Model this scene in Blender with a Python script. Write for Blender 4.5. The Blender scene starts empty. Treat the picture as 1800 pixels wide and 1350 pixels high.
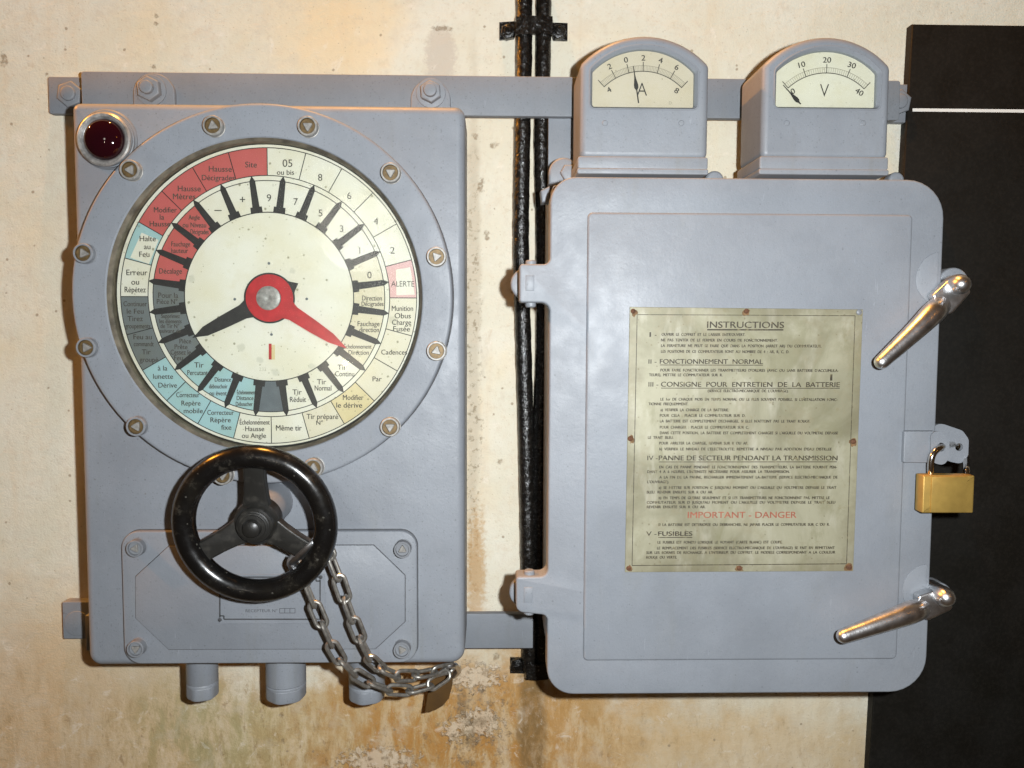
import bpy, bmesh, math, random
from mathutils import Vector, Matrix
from mathutils.geometry import tessellate_polygon
random.seed(7)
pi = math.pi
C = bpy.context.scene
COL = C.collection

# ------------------------------------------------------------------ camera
D0 = 0.9465            # distance lens - wall (m)
FPX = 1450.0           # focal length in pixels of the 1800 px wide photograph
yaw, pitch, roll = (math.radians(a) for a in (1.358, 3.84, 0.24))
F = Vector((math.sin(yaw)*math.cos(pitch), math.cos(yaw)*math.cos(pitch), -math.sin(pitch)))
R0 = Vector((math.cos(yaw), -math.sin(yaw), 0)); U0 = R0.cross(F)
RR = R0*math.cos(roll) + U0*math.sin(roll)
UU = U0*math.cos(roll) - R0*math.sin(roll)
EYE = Vector((0, -D0, 0))
cd = bpy.data.cameras.new('camera'); cam = bpy.data.objects.new('camera', cd); COL.objects.link(cam)
cd.sensor_width = 36; cd.lens = FPX/1800*36; cd.clip_start = 0.01; cd.clip_end = 100
M = Matrix((RR, UU, -F)).transposed().to_4x4(); M.translation = EYE
cam.matrix_world = M
C.camera = cam

# ------------------------------------------------------------------ world and lamps
w = bpy.data.worlds.new('World'); C.world = w; w.use_nodes = True
bg = w.node_tree.nodes['Background']; bg.inputs[0].default_value = (1, .56, .25, 1); bg.inputs[1].default_value = 0.045
def lamp(name, loc, power, col, size):
    l = bpy.data.lights.new(name, 'POINT'); l.energy = power; l.color = col; l.shadow_soft_size = size
    o = bpy.data.objects.new(name, l); COL.objects.link(o); o.location = loc
    return o
lamp('camera_flash', (0.076, -D0+0.01, 0.026), 48.0, (0.93, 0.97, 1.0), 0.010)
WARM = (1.0, 0.36, 0.035)
lamp('warm_lamp_left', (-2.1, -0.098, 1.45), 215.0, WARM, 0.02)
lamp('warm_lamp_top', (-0.30, -0.100, 2.0), 190.0, (1.0, .42, .07), 0.02)
lamp('warm_lamp_right', (1.25, -1.5, 0.75), 2.0, WARM, 0.05)
lamp('glass_haze_light', (-0.60, -3.0, 0.42), 6.0, (1.0, .93, .82), 0.17)  # unseen light added behind the camera for the haze on the dial glass
lamp('room_lamp', (-0.66, -3.0, -0.16), 5.0, (1.0, .86, .66), 0.016)
C.view_settings.view_transform = 'Standard'
try: C.view_settings.look = 'None'
except Exception: pass
C.view_settings.exposure = 0.0; C.view_settings.gamma = 1.0
C.view_settings.use_curve_mapping = False

# ------------------------------------------------------------------ geometry helpers
def P(px, py, h):
    """point of the plane at height h off the wall that the photograph shows at (px, py)"""
    d = F + RR*((px-900)/FPX) - UU*((py-675)/FPX)
    t = (D0-h)/d.y
    return EYE + d*t
def XZ(px, py, h):
    p = P(px, py, h); return (p.x, p.z)
def S(h): return (D0-h)/FPX
def rect(x0, y0, x1, y1, h):
    xm, ym = (x0+x1)/2, (y0+y1)/2
    return (P(x0, ym, h).x, P(xm, y1, h).z, P(x1, ym, h).x, P(xm, y0, h).z)   # X0 Z0 X1 Z1

class MB:
    def __init__(s): s.bm = bmesh.new(); s.m = 0; s.flat = []
    def mark(s): return len(s.bm.faces), len(s.bm.verts)
    def fin(s, mk):
        s.bm.faces.ensure_lookup_table(); s.bm.verts.ensure_lookup_table()
        for f in s.bm.faces[mk[0]:]: f.material_index = s.m
        return s.bm.verts[mk[1]:]
def v3(x, z, h): return (x, -h, z)
def quads(bm, a, b, closed=True):
    n = len(a)
    for i in range(n if closed else n-1):
        j = (i+1) % n
        try: bm.faces.new((a[i], a[j], b[j], b[i]))
        except ValueError: pass
def inset(pts, d):
    n = len(pts); out = []
    for i in range(n):
        a, b, c = Vector(pts[i-1]), Vector(pts[i]), Vector(pts[(i+1) % n])
        e1 = (b-a); e2 = (c-b)
        if e1.length < 1e-9 or e2.length < 1e-9: out.append(tuple(b)); continue
        e1.normalize(); e2.normalize()
        n1 = Vector((-e1.y, e1.x)); n2 = Vector((-e2.y, e2.x))
        k = 1+n1.dot(n2)
        m = (n1+n2)/max(k, .3)
        out.append((b.x+m.x*d, b.y+m.y*d))
    return out
def area(pts): return sum(pts[i-1][0]*pts[i][1]-pts[i][0]*pts[i-1][1] for i in range(len(pts)))/2
def is_convex(pts):
    n = len(pts)
    for i in range(n):
        a, b, c = pts[i-1], pts[i], pts[(i+1) % n]
        if (b[0]-a[0])*(c[1]-b[1])-(b[1]-a[1])*(c[0]-b[0]) < -1e-9: return False
    return True
def prism(mb, pts, h0, h1, b=0.0, n=3, back=True):
    """solid with outline pts (x, z) between the heights h0 and h1 off the wall, front edge rounded by b"""
    mk = mb.mark(); bm = mb.bm
    if area(pts) < 0: pts = pts[::-1]
    rings = [[bm.verts.new(v3(x, z, h0)) for x, z in pts]]
    if b > 0:
        for k in range(n+1):
            a = k/n*pi/2
            q = inset(pts, b*(1-math.cos(a)))
            rings.append([bm.verts.new(v3(x, z, h1-b+b*math.sin(a))) for x, z in q])
    else: rings.append([bm.verts.new(v3(x, z, h1)) for x, z in pts])
    for a, c in zip(rings, rings[1:]): quads(bm, a, c)
    for ring, flip in ((rings[-1], False), (rings[0], True)):
        if flip and not back: continue
        q = [Vector((v.co.x, v.co.z, 0)) for v in ring]
        if is_convex(pts): mb.flat.append(bm.faces.new(ring[::-1] if flip else ring))
        else:
            for tri in tessellate_polygon([q]):
                if len(set(tri)) == 3:
                    try: mb.flat.append(bm.faces.new([ring[i] for i in tri]))
                    except ValueError: pass
    return mb.fin(mk)
def sheet(mb, pts, h):
    mk = mb.mark()
    if area(pts) < 0: pts = pts[::-1]
    mb.bm.faces.new([mb.bm.verts.new(v3(x, z, h)) for x, z in pts]); return mb.fin(mk)
def rrect(x0, z0, x1, z1, r, n=8):
    if not isinstance(r, (tuple, list)): r = (r,)*4            # bl br tr tl
    out = []
    for (cx, cz, a0, rr) in ((x0+r[0], z0+r[0], pi, r[0]), (x1-r[1], z0+r[1], 1.5*pi, r[1]), (x1-r[2], z1-r[2], 0, r[2]), (x0+r[3], z1-r[3], .5*pi, r[3])):
        for k in range(n+1):
            a = a0+k/n*pi/2; out.append((cx+rr*math.cos(a), cz+rr*math.sin(a)))
    return out
def round_poly(pts, radii, n=6):
    """round each corner of a polygon; works for reflex corners too"""
    out = []; N = len(pts)
    if not isinstance(radii, (tuple, list)): radii = [radii]*N
    for i in range(N):
        a, b, c = Vector(pts[i-1]), Vector(pts[i]), Vector(pts[(i+1) % N])
        u = (a-b).normalized(); v = (c-b).normalized(); r = radii[i]
        if r <= 0: out.append(tuple(b)); continue
        ang = u.angle(v); t = r/math.tan(ang/2)
        p0 = b+u*t; p1 = b+v*t
        cen = b+(u+v).normalized()*(r/math.sin(ang/2))
        a0 = math.atan2(p0.y-cen.y, p0.x-cen.x); a1 = math.atan2(p1.y-cen.y, p1.x-cen.x)
        da = (a1-a0+pi) % (2*pi)-pi
        for k in range(n+1):
            t = a0+da*k/n; out.append((cen.x+r*math.cos(t), cen.y+r*math.sin(t)))
    return out
def circ(cx, cz, r, n=48, a0=0.0): return [(cx+r*math.cos(a0+2*pi*k/n), cz+r*math.sin(a0+2*pi*k/n)) for k in range(n)]
def lathe(mb, c, prof, seg=64, cap=True):
    """profile [(r, h)] turned about the line through c=(x, z) square to the wall"""
    mk = mb.mark(); bm = mb.bm; prev = None
    for r, h in prof:
        if r < 1e-7: ring = [bm.verts.new(v3(c[0], c[1], h))]
        else: ring = [bm.verts.new(v3(x, z, h)) for x, z in circ(c[0], c[1], r, seg)]
        if prev:
            if len(ring) == 1 and len(prev) > 1:
                for i in range(seg): bm.faces.new((prev[i], prev[(i+1) % seg], ring[0]))
            elif len(prev) == 1 and len(ring) > 1:
                for i in range(seg): bm.faces.new((ring[i], prev[0], ring[(i+1) % seg]))
            else: quads(bm, prev, ring)
        elif cap and len(ring) > 1: bm.faces.new(ring[::-1])
        prev = ring
    if cap and len(prev) > 1: bm.faces.new(prev)
    return mb.fin(mk)
def tube(mb, pts, rad, seg=12, closed=False, caps=True, flat=None):
    mk = mb.mark(); bm = mb.bm; n = len(pts); pts = [Vector(p) for p in pts]
    if not isinstance(rad, (tuple, list)): rad = [rad]*n
    T = []
    for i in range(n):
        a = pts[i-1] if (i > 0 or closed) else pts[i]; b = pts[(i+1) % n] if (i < n-1 or closed) else pts[i]
        T.append((b-a).normalized())
    up = Vector((0, 1, 0)) if abs(T[0].y) < .9 else Vector((1, 0, 0))
    nrm = (up-T[0]*up.dot(T[0])).normalized(); rings = []
    for i in range(n):
        nrm = (nrm-T[i]*nrm.dot(T[i])).normalized(); bi = T[i].cross(nrm)
        f = flat if flat else 1.0
        rings.append([bm.verts.new(pts[i]+nrm*(rad[i]*f*math.cos(2*pi*k/seg))+bi*(rad[i]*math.sin(2*pi*k/seg))) for k in range(seg)])
    for a, b in zip(rings, rings[1:]): quads(bm, a, b)
    if closed: quads(bm, rings[-1], rings[0])
    elif caps: bm.faces.new(rings[0][::-1]); bm.faces.new(rings[-1])
    return mb.fin(mk)
def smooth(pts, n=8):
    """Catmull-Rom through the points"""
    pts = [Vector(p) for p in pts]; q = [pts[0]*2-pts[1]]+pts+[pts[-1]*2-pts[-2]]; out = []
    for i in range(1, len(q)-2):
        a, b, c, d = q[i-1:i+3]
        for k in range(n):
            t = k/n
            out.append(.5*((2*b)+(c-a)*t+(2*a-5*b+4*c-d)*t*t+(3*b-a-3*c+d)*t**3))
    return out+[pts[-1]]
def resample(loop, n):
    L = [0.0]; m = len(loop)
    for i in range(m): L.append(L[-1]+(Vector(loop[(i+1) % m])-Vector(loop[i])).length)
    out = []; j = 0
    for k in range(n):
        s = L[-1]*k/n
        while L[j+1] < s: j += 1
        t = (s-L[j])/max(L[j+1]-L[j], 1e-12); a, b = Vector(loop[j]), Vector(loop[(j+1) % m])
        out.append(tuple(a.lerp(b, t)))
    return out
def ring_sheet(mb, c, r0, r1, h, a0=0.0, a1=2*pi, n=96):
    """flat annulus sector; angles clockwise from twelve o'clock"""
    mk = mb.mark(); bm = mb.bm; A = []; B = []
    for k in range(n+1):
        a = a0+(a1-a0)*k/n; s, co = math.sin(a), math.cos(a)
        A.append(bm.verts.new(v3(c[0]+r0*s, c[1]+r0*co, h))); B.append(bm.verts.new(v3(c[0]+r1*s, c[1]+r1*co, h)))
    quads(bm, B, A, False); return mb.fin(mk)
def bar_sheet(mb, p, q, wd, h):
    p, q = Vector(p), Vector(q); t = (q-p).normalized(); n = Vector((-t.y, t.x))*(wd/2)
    return sheet(mb, [tuple(p+n), tuple(q+n), tuple(q-n), tuple(p-n)], h)

WORLD = {}
def thing(name, label, cat, origin, group=None):
    o = bpy.data.objects.new(name, None); COL.objects.link(o); o.location = origin
    o.empty_display_size = .02
    o['label'] = label; o['category'] = cat
    if group: o['group'] = group
    WORLD[o.name] = Vector(origin); return o
def obj(name, mb, mats, parent=None, sharp=32, origin=None, label=None, recalc=True):
    bm = mb.bm
    for f in bm.faces: f.smooth = True
    for f in mb.flat:
        if f.is_valid: f.smooth = False
    if recalc: bmesh.ops.recalc_face_normals(bm, faces=bm.faces)
    me = bpy.data.meshes.new(name)
    base = WORLD[parent.name] if parent else Vector((0, 0, 0))
    org = Vector(origin) if origin is not None else base
    bmesh.ops.translate(bm, verts=bm.verts, vec=-org)
    bm.to_mesh(me); bm.free()
    for m in (mats if isinstance(mats, (list, tuple)) else [mats]): me.materials.append(m)
    me.set_sharp_from_angle(angle=math.radians(sharp))
    o = bpy.data.objects.new(name, me); COL.objects.link(o)
    if parent: o.parent = parent
    o.location = org-base; WORLD[o.name] = org
    if label: o['label'] = label
    return o

# lettering: glyph outlines of the built-in font as flat mesh, cached per string
_tc = {}
def glyphs(s, bold=0.0):
    k = (s, bold)
    if k in _tc: return _tc[k]
    cu = bpy.data.curves.new('t', 'FONT'); cu.body = s; cu.size = 1; cu.offset = bold; cu.resolution_u = 4; cu.fill_mode = 'FRONT'
    o = bpy.data.objects.new('t', cu); COL.objects.link(o)
    dg = bpy.context.evaluated_depsgraph_get(); dg.update()
    me = bpy.data.meshes.new_from_object(o.evaluated_get(dg))
    V = [tuple(v.co) for v in me.vertices]; Fc = [tuple(p.vertices) for p in me.polygons]
    bpy.data.objects.remove(o); bpy.data.curves.remove(cu); bpy.data.meshes.remove(me)
    _tc[k] = (V, Fc); return _tc[k]
_H = glyphs('H'); CAP = max(v[1] for v in _H[0])
def text(mb, s, c, h, cap, width=None, maxw=None, rot=0.0, bold=0.0, align='C', wide=1.0, dup=0.0):
    """write s with capitals cap metres high, centred at c=(x, z), on the plane h; dup thickens the strokes by that many metres"""
    V, Fc = glyphs(s, bold)
    if not V: return
    k = cap/CAP; x0 = min(v[0] for v in V); x1 = max(v[0] for v in V); W = (x1-x0)*k*wide
    fx = wide
    if width: fx *= width/W
    elif maxw and W > maxw: fx *= maxw/W
    ca, sa = math.cos(rot), math.sin(rot); mk = mb.mark(); bm = mb.bm
    for n, (ox, oy) in enumerate([(0, 0)] if not dup else [(-dup/2, -dup/4), (dup/2, dup/4)]):
        vs = []
        for (x, y, _) in V:
            X = (x-(x0+x1)/2)*k*fx+ox; Y = y*k-cap/2+oy
            vs.append(bm.verts.new(v3(c[0]+X*ca-Y*sa, c[1]+X*sa+Y*ca, h+n*.00005)))
        for f in Fc:
            try: bm.faces.new([vs[i] for i in f])
            except ValueError: pass
    mb.fin(mk)

# ------------------------------------------------------------------ materials
class NT:
    def __init__(s, name):
        s.mat = bpy.data.materials.new(name); s.mat.use_nodes = True; s.t = s.mat.node_tree
        s.b = s.t.nodes['Principled BSDF']; s.out = s.t.nodes['Material Output']
    def n(s, typ, **kw):
        x = s.t.nodes.new(typ)
        for k, v in kw.items(): setattr(x, k, v)
        return x
    def L(s, a, b): s.t.links.new(a, b)
    def put(s, sock, v):
        if hasattr(v, 'is_output') or isinstance(v, bpy.types.NodeSocket): s.L(v, sock)
        else: sock.default_value = v
    def coords(s):
        return s.n('ShaderNodeTexCoord').outputs['Object']
    def scaled(s, v, sc):
        m = s.n('ShaderNodeMapping'); s.L(v, m.inputs[0]); m.inputs['Scale'].default_value = sc; return m.outputs[0]
    def noise(s, v, scale, detail=4, rough=.55, dist=0.0):
        x = s.n('ShaderNodeTexNoise'); s.L(v, x.inputs['Vector']); x.inputs['Scale'].default_value = scale
        x.inputs['Detail'].default_value = detail; x.inputs['Roughness'].default_value = rough; x.inputs['Distortion'].default_value = dist
        return x.outputs['Fac']
    def ramp(s, v, a, b, lo=0.0, hi=1.0, smoothstep=True):
        x = s.n('ShaderNodeMapRange'); x.interpolation_type = 'SMOOTHSTEP' if smoothstep else 'LINEAR'
        s.put(x.inputs[0], v)
        x.inputs[1].default_value = a; x.inputs[2].default_value = b; x.inputs[3].default_value = lo; x.inputs[4].default_value = hi
        return x.outputs[0]
    def specks(s, v, scale, rad, keep, seed=0.0):
        """dots of random size: rad in cells, keep = share of cells that carry one"""
        mp = s.n('ShaderNodeMapping'); s.L(v, mp.inputs[0]); mp.inputs['Location'].default_value = (seed, seed*.7, seed*.3)
        dn = s.n('ShaderNodeTexNoise'); s.L(v, dn.inputs['Vector']); dn.inputs['Scale'].default_value = scale*2.2; dn.inputs['Detail'].default_value = 3
        x = s.n('ShaderNodeTexVoronoi'); s.L(mp.outputs[0], x.inputs['Vector']); x.inputs['Scale'].default_value = scale
        sp = s.n('ShaderNodeSeparateColor'); s.L(x.outputs['Color'], sp.inputs[0])
        on = s.math('LESS_THAN', sp.outputs[0], keep)
        size = s.math('MULTIPLY', s.math('ADD', sp.outputs[1], .35), rad)
        d = s.math('ADD', x.outputs['Distance'], s.math('MULTIPLY', s.math('SUBTRACT', dn.outputs['Fac'], .5), rad*1.6))
        f = s.math('SUBTRACT', 1.0, s.math('DIVIDE', d, size))
        return s.math('MULTIPLY', on, s.ramp(f, 0, .5))
    def math(s, op, a, b=0.0):
        x = s.n('ShaderNodeMath', operation=op); s.put(x.inputs[0], a); s.put(x.inputs[1], b); return x.outputs[0]
    def mix(s, f, a, b, mode='MIX'):
        x = s.n('ShaderNodeMix', data_type='RGBA', blend_type=mode)
        s.put(x.inputs[0], f)
        for q, v in ((x.inputs[6], a), (x.inputs[7], b)):
            s.put(q, v if not isinstance(v, tuple) else (*v[:3], 1))
        return x.outputs[2]
    def bump(s, hgt, strength, dist=.001, normal=None):
        x = s.n('ShaderNodeBump'); s.L(hgt, x.inputs['Height']); x.inputs['Strength'].default_value = strength; x.inputs['Distance'].default_value = dist
        if normal: s.L(normal, x.inputs['Normal'])
        return x.outputs[0]
def flatmat(name, col, rough=.6, metal=0.0, var=.12, scale=60, bump=0.0, bscale=300, spec=.5):
    m = NT(name); co = m.coords(); nz = m.noise(co, scale, 5)
    f = m.ramp(nz, .3, .7, 1-var, 1+var, False)
    c = m.mix(1.0, col, (1, 1, 1), 'MULTIPLY')
    x = m.n('ShaderNodeVectorMath', operation='SCALE'); x.inputs[0].default_value = col[:3]; m.L(f, x.inputs['Scale'])
    m.L(x.outputs[0], m.b.inputs['Base Color'])
    m.b.inputs['Roughness'].default_value = rough; m.b.inputs['Metallic'].default_value = metal
    m.b.inputs['Specular IOR Level'].default_value = spec
    if bump: m.L(m.bump(m.noise(co, bscale, 3), bump, .0006), m.b.inputs['Normal'])
    return m.mat
def paint(name, col, rough=.42, chips=True):
    m = NT(name); co = m.coords()
    big = m.noise(co, 9, 4); mid = m.noise(co, 55, 5, .6); fine = m.noise(co, 900, 2)
    a = m.mix(m.ramp(big, .35, .65), tuple(c*.92 for c in col), tuple(c*1.06 for c in col))
    a = m.mix(m.ramp(mid, .42, .75, 0, .35), a, (col[0]*1.13, col[1]*1.10, col[2]*1.07))
    # yellowed film and grime in patches
    a = m.mix(m.ramp(m.noise(m.scaled(co, (1, 1, .5)), 14, 6, .7, 1.0), .55, .8, 0, .28), a, (col[0]*.88, col[1]*.84, col[2]*.68))
    # dust grains and pits in the brushed-on coat
    a = m.mix(m.math('MULTIPLY', m.specks(co, 150, .13, .18), .5), a, tuple(c*.45 for c in col))
    a = m.mix(m.math('MULTIPLY', m.specks(co, 420, .30, .30, 2.0), .45), a, tuple(c*.55 for c in col))
    a = m.mix(m.math('MULTIPLY', m.specks(co, 330, .20, .12, 5.0), .25), a, tuple(min(1, c*1.55) for c in col))
    # scuffs down to an older, darker coat, and pale scratches
    sc = m.math('MULTIPLY', m.ramp(m.noise(co, 70, 6, .75, .6), .66, .69), m.ramp(m.noise(co, 7, 3), .52, .62))
    a = m.mix(m.math('MULTIPLY', sc, .55), a, (col[0]*.55, col[1]*.52, col[2]*.5))
    sr = m.math('MULTIPLY', m.ramp(m.noise(m.scaled(co, (1, 1, .12)), 190, 3, .5, 1.5), .69, .72), m.ramp(m.noise(co, 11, 3), .52, .60))
    a = m.mix(m.math('MULTIPLY', sr, .4), a, tuple(min(1, c*1.45) for c in col))
    ch_ = m.specks(co, 60, .07, .06, 7.0)
    a = m.mix(m.math('MULTIPLY', ch_, .5), a, (.11, .095, .08))
    dr = m.math('MULTIPLY', m.ramp(m.noise(m.scaled(co, (1, 1, .10)), 48, 4, .6), .55, .72), m.ramp(m.noise(co, 5, 3), .42, .62))
    a = m.mix(m.math('MULTIPLY', dr, .30), a, (col[0]*.86, col[1]*.80, col[2]*.66))
    a = m.mix(m.ramp(m.noise(co, 28, 7, .75), .52, .66, 0, .25), a, tuple(c*.80 for c in col))
    a = m.mix(m.ramp(fine, .35, .75, 0, .22), a, tuple(c*.74 for c in col))
    m.L(a, m.b.inputs['Base Color'])
    m.L(m.ramp(m.noise(co, 40, 4), .3, .7, rough-.03, rough+.08), m.b.inputs['Roughness'])
    a2 = m.noise(m.scaled(co, (1, 1, .07)), 420, 3, .6)
    n0 = m.bump(a2, .10, .0004)
    n1 = m.bump(m.noise(co, 38, 4, .55), .22, .0018, n0)
    n2 = m.bump(m.noise(co, 330, 4, .65), .40, .0005, n1)
    m.L(n2, m.b.inputs['Normal'])
    return m.mat
GREY = paint('grey_paint', (.208, .225, .249), .47)
GREYD = paint('grey_paint_rail', (.185, .201, .222), .54)
GREYW = paint('grey_paint_screws', (.185, .195, .21), .5)
SEAM = flatmat('dark_joint_and_shade', (.045, .045, .046), .7, var=.4, scale=150)
BLACK = flatmat('black_print', (.018, .017, .016), .55, var=.3, scale=200)
GREYPRINT = flatmat('dark_grey_print', (.10, .115, .125), .6, var=.12, scale=90)
def enamel(name, col, spots=1.0, spotcol=(.13, .12, .05)):
    m = NT(name); co = m.coords()
    a = m.mix(m.ramp(m.noise(co, 16, 5), .35, .7), col, (col[0]*.93, col[1]*.90, col[2]*.80))
    a = m.mix(m.ramp(m.noise(co, 55, 5, .65), .5, .72, 0, .35*spots), a, (col[0]*.86, col[1]*.80, col[2]*.62))
    a = m.mix(m.math('MULTIPLY', m.specks(co, 130, .17, .55), .7*spots), a, spotcol)
    a = m.mix(m.math('MULTIPLY', m.specks(co, 300, .22, .3, 3.1), .5*spots), a, spotcol)
    a = m.mix(m.math('MULTIPLY', m.specks(co, 60, .22, .25, 1.3), .45*spots), a, tuple(.5*p+.5*q for p, q in zip(col, spotcol)))
    m.L(a, m.b.inputs['Base Color']); m.b.inputs['Roughness'].default_value = .5
    return m.mat
TINT = None
FADED = flatmat('faded_lettering', (.050, .044, .035), .6, var=.5, scale=260)
CREAM = enamel('cream_enamel', (.635, .612, .53))
CREAM2 = enamel('yellowed_print', (.57, .48, .28))
TINT = enamel('beige_print', (.585, .535, .415), 1.0)
SALMON = enamel('salmon_print', (.44, .095, .088), .45, (.35, .03, .08))
BLUE = enamel('light_blue_print', (.30, .455, .475), .45)
GREYC = enamel('grey_print', (.135, .15, .155), .5)
PINK = enamel('pink_print', (.58, .35, .34), .5)
REDN = flatmat('red_needle_paint', (.38, .016, .020), .45, var=.2, scale=120)
REDTXT = flatmat('red_lettering', (.27, .075, .04), .6, var=.3, scale=300)
STEEL = flatmat('worn_steel', (.62, .63, .64), .33, 1.0, .3, 120, .22, 420)
SILVER = flatmat('aluminium', (.27, .26, .24), .5, .3, .3, 300, .1, 500)
ZINC = flatmat('zinc_chain', (.30, .285, .255), .38, .75, .3, 200, .2, 400)
BRASS = flatmat('aged_brass', (.13, .085, .035), .5, .4, .3, 300, .1, 500)
BRONZE = flatmat('bronze_rim', (.12, .10, .07), .5, .25, .55, 70, .3, 120)
RIM = flatmat('plated_rim', (.50, .49, .47), .33, .7, .35, 200, .15, 400)
GASKET = flatmat('black_gasket', (.016, .015, .012), .8, var=.6, scale=40)
PADBRASS = flatmat('padlock_brass', (.40, .262, .066), .42, .5, .12, 90, .10, 700)
CHROME = flatmat('shackle_steel', (.62, .60, .57), .16, 1.0, .1, 60)
BAKELITE = None
m = NT('black_bakelite'); co = m.coords()
a = m.mix(m.ramp(m.noise(co, 30, 5), .45, .75), (.0045, .0042, .004), (.012, .0105, .008))
a = m.mix(m.math('MULTIPLY', m.ramp(m.noise(co, 60, 6, .75), .56, .66), .5), a, (.045, .040, .032))
a = m.mix(m.math('MULTIPLY', m.specks(co, 160, .2, .3), .6), a, (.10, .095, .08))
m.L(a, m.b.inputs['Base Color']); m.L(m.ramp(m.noise(co, 90, 4), .35, .7, .20, .30), m.b.inputs['Roughness'])
m.L(m.bump(m.noise(co, 130, 4), .12, .0008), m.b.inputs['Normal']); BAKELITE = m.mat
m = NT('black_enamel_spokes'); co = m.coords()
m.L(m.mix(m.ramp(m.noise(co, 80, 5), .5, .8), (.014, .0135, .012), (.045, .042, .036)), m.b.inputs['Base Color'])
m.b.inputs['Roughness'].default_value = .38; m.L(m.bump(m.noise(co, 110, 4), .3, .001), m.b.inputs['Normal']); SPOKEB = m.mat
m = NT('tarred_cable'); co = m.coords()
nz = m.noise(co, 130, 6, .65)
a = m.mix(m.ramp(nz, .45, .8), (.005, .0045, .004), (.018, .015, .012))
a = m.mix(m.ramp(m.noise(co, 60, 5, .7), .64, .74, 0, .35), a, (.10, .085, .07))
m.L(a, m.b.inputs['Base Color']); m.L(m.ramp(m.noise(co, 200, 3), .35, .65, .10, .34), m.b.inputs['Roughness'])
m.L(m.bump(m.noise(co, 170, 5, .6), .7, .0022), m.b.inputs['Normal']); TAR = m.mat
m = NT('black_board'); co = m.coords()
m.L(m.mix(m.ramp(m.noise(co, 300, 3), .4, .7), (.0048, .0042, .0028), (.0082, .007, .005)), m.b.inputs['Base Color'])
m.L(m.ramp(m.noise(co, 12, 6, .7), .35, .7, .5, .75), m.b.inputs['Roughness']); m.L(m.bump(m.noise(co, 500, 3, .6), .2, .0004), m.b.inputs['Normal']); m.b.inputs['Specular IOR Level'].default_value = .22; BOARD = m.mat
WHITE = flatmat('white_line', (.75, .72, .66), .6, var=.04)
m = NT('red_lens')
m.b.inputs['Base Color'].default_value = (.014, .0009, .0030, 1); m.b.inputs['Roughness'].default_value = .05
m.b.inputs['Coat Weight'].default_value = .5; m.b.inputs['Coat Roughness'].default_value = .02; LENS = m.mat
def glassmat(name, refl):
    m = NT(name); t = m.t; t.nodes.remove(m.b)
    tr = m.n('ShaderNodeBsdfTransparent'); tr.inputs[0].default_value = (.965, .975, .965, 1)
    gl = m.n('ShaderNodeBsdfGlossy'); gl.inputs['Roughness'].default_value = .17
    co = m.coords()
    m.L(m.bump(m.noise(co, 14, 2), .12, .002), gl.inputs['Normal'])
    g2 = m.n('ShaderNodeBsdfGlossy'); g2.inputs['Roughness'].default_value = .02
    gm = m.n('ShaderNodeMixShader'); m.L(m.ramp(m.noise(co, 18, 5, .65), .42, .62, .55, .95), gm.inputs[0]); m.L(g2.outputs[0], gm.inputs[1]); m.L(gl.outputs[0], gm.inputs[2]); gl = gm
    fr = m.n('ShaderNodeFresnel'); fr.inputs[0].default_value = refl
    mx = m.n('ShaderNodeMixShader'); m.L(fr.outputs[0], mx.inputs[0]); m.L(tr.outputs[0], mx.inputs[1]); m.L(gl.outputs[0], mx.inputs[2])
    m.L(mx.outputs[0], m.out.inputs[0]); return m.mat
GLASS = glassmat('window_glass', 1.45)
m = NT('instruction_plate_metal'); co = m.coords()
n1 = m.noise(co, 13, 5, .6, .6); n2 = m.noise(m.scaled(co, (1, 1, .35)), 60, 5, .6)
a = m.mix(m.ramp(n1, .35, .68), (.305, .290, .200), (.180, .168, .102))
a = m.mix(m.ramp(n2, .5, .75, 0, .5), a, (.43, .41, .33))
a = m.mix(m.ramp(m.noise(co, 90, 5, .7), .60, .74, 0, .55), a, (.20, .165, .075))
sx = m.n('ShaderNodeSeparateXYZ'); m.L(co, sx.inputs[0])
pc = P(1308, 772, .1684); pw, ph = 203*S(.168), 233*S(.168)
ORG = (P(1300, 1219, .03).x, P(1300, 1219, .03).z)
ex = m.math('ABSOLUTE', m.math('MULTIPLY', m.math('SUBTRACT', sx.outputs[0], pc.x-ORG[0]), 1/pw)); ez = m.math('ABSOLUTE', m.math('MULTIPLY', m.math('SUBTRACT', sx.outputs[2], pc.z-ORG[1]), 1/ph))
eg = m.math('ADD', m.math('MAXIMUM', ex, ez), m.math('MULTIPLY', m.math('SUBTRACT', m.noise(co, 40, 6, .7), .5), .5))
a = m.mix(m.ramp(eg, .86, 1.06, 0, .5), a, (.15, .13, .075))
a = m.mix(m.ramp(m.noise(m.scaled(co, (1, 1, .5)), 20, 6, .7, .8), .50, .64, 0, .55), a, (.185, .175, .095))
a = m.mix(m.math('MULTIPLY', m.specks(co, 170, .22, .35), .55), a, (.12, .095, .045))
a = m.mix(m.ramp(m.noise(co, 26, 6, .7, .5), .52, .66, 0, .5), a, (.235, .205, .125))
m.L(a, m.b.inputs['Base Color']); m.b.inputs['Roughness'].default_value = .5; m.b.inputs['Metallic'].default_value = .15
m.L(m.bump(m.noise(co, 45, 4), .25, .001), m.b.inputs['Normal']); PLATE = m.mat
m = NT('plate_print'); co = m.coords()
m.L(m.mix(m.ramp(m.noise(co, 260, 4, .6), .5, .72, 0, .85), (.030, .022, .010), (.20, .165, .08)), m.b.inputs['Base Color']); m.b.inputs['Roughness'].default_value = .6; PLPRINT = m.mat
RUST = flatmat('rust', (.105, .045, .02), .85, var=.5, scale=300, bump=.5)
RUSTST = flatmat('rust_stain', (.15, .085, .035), .8, var=.45, scale=250)
TAB_SHADE = flatmat('tab_brown_shade', (.075, .034, .003), .85, var=.2, scale=60)  # brown puts the tab's warm, flash-free shade into its colour

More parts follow.
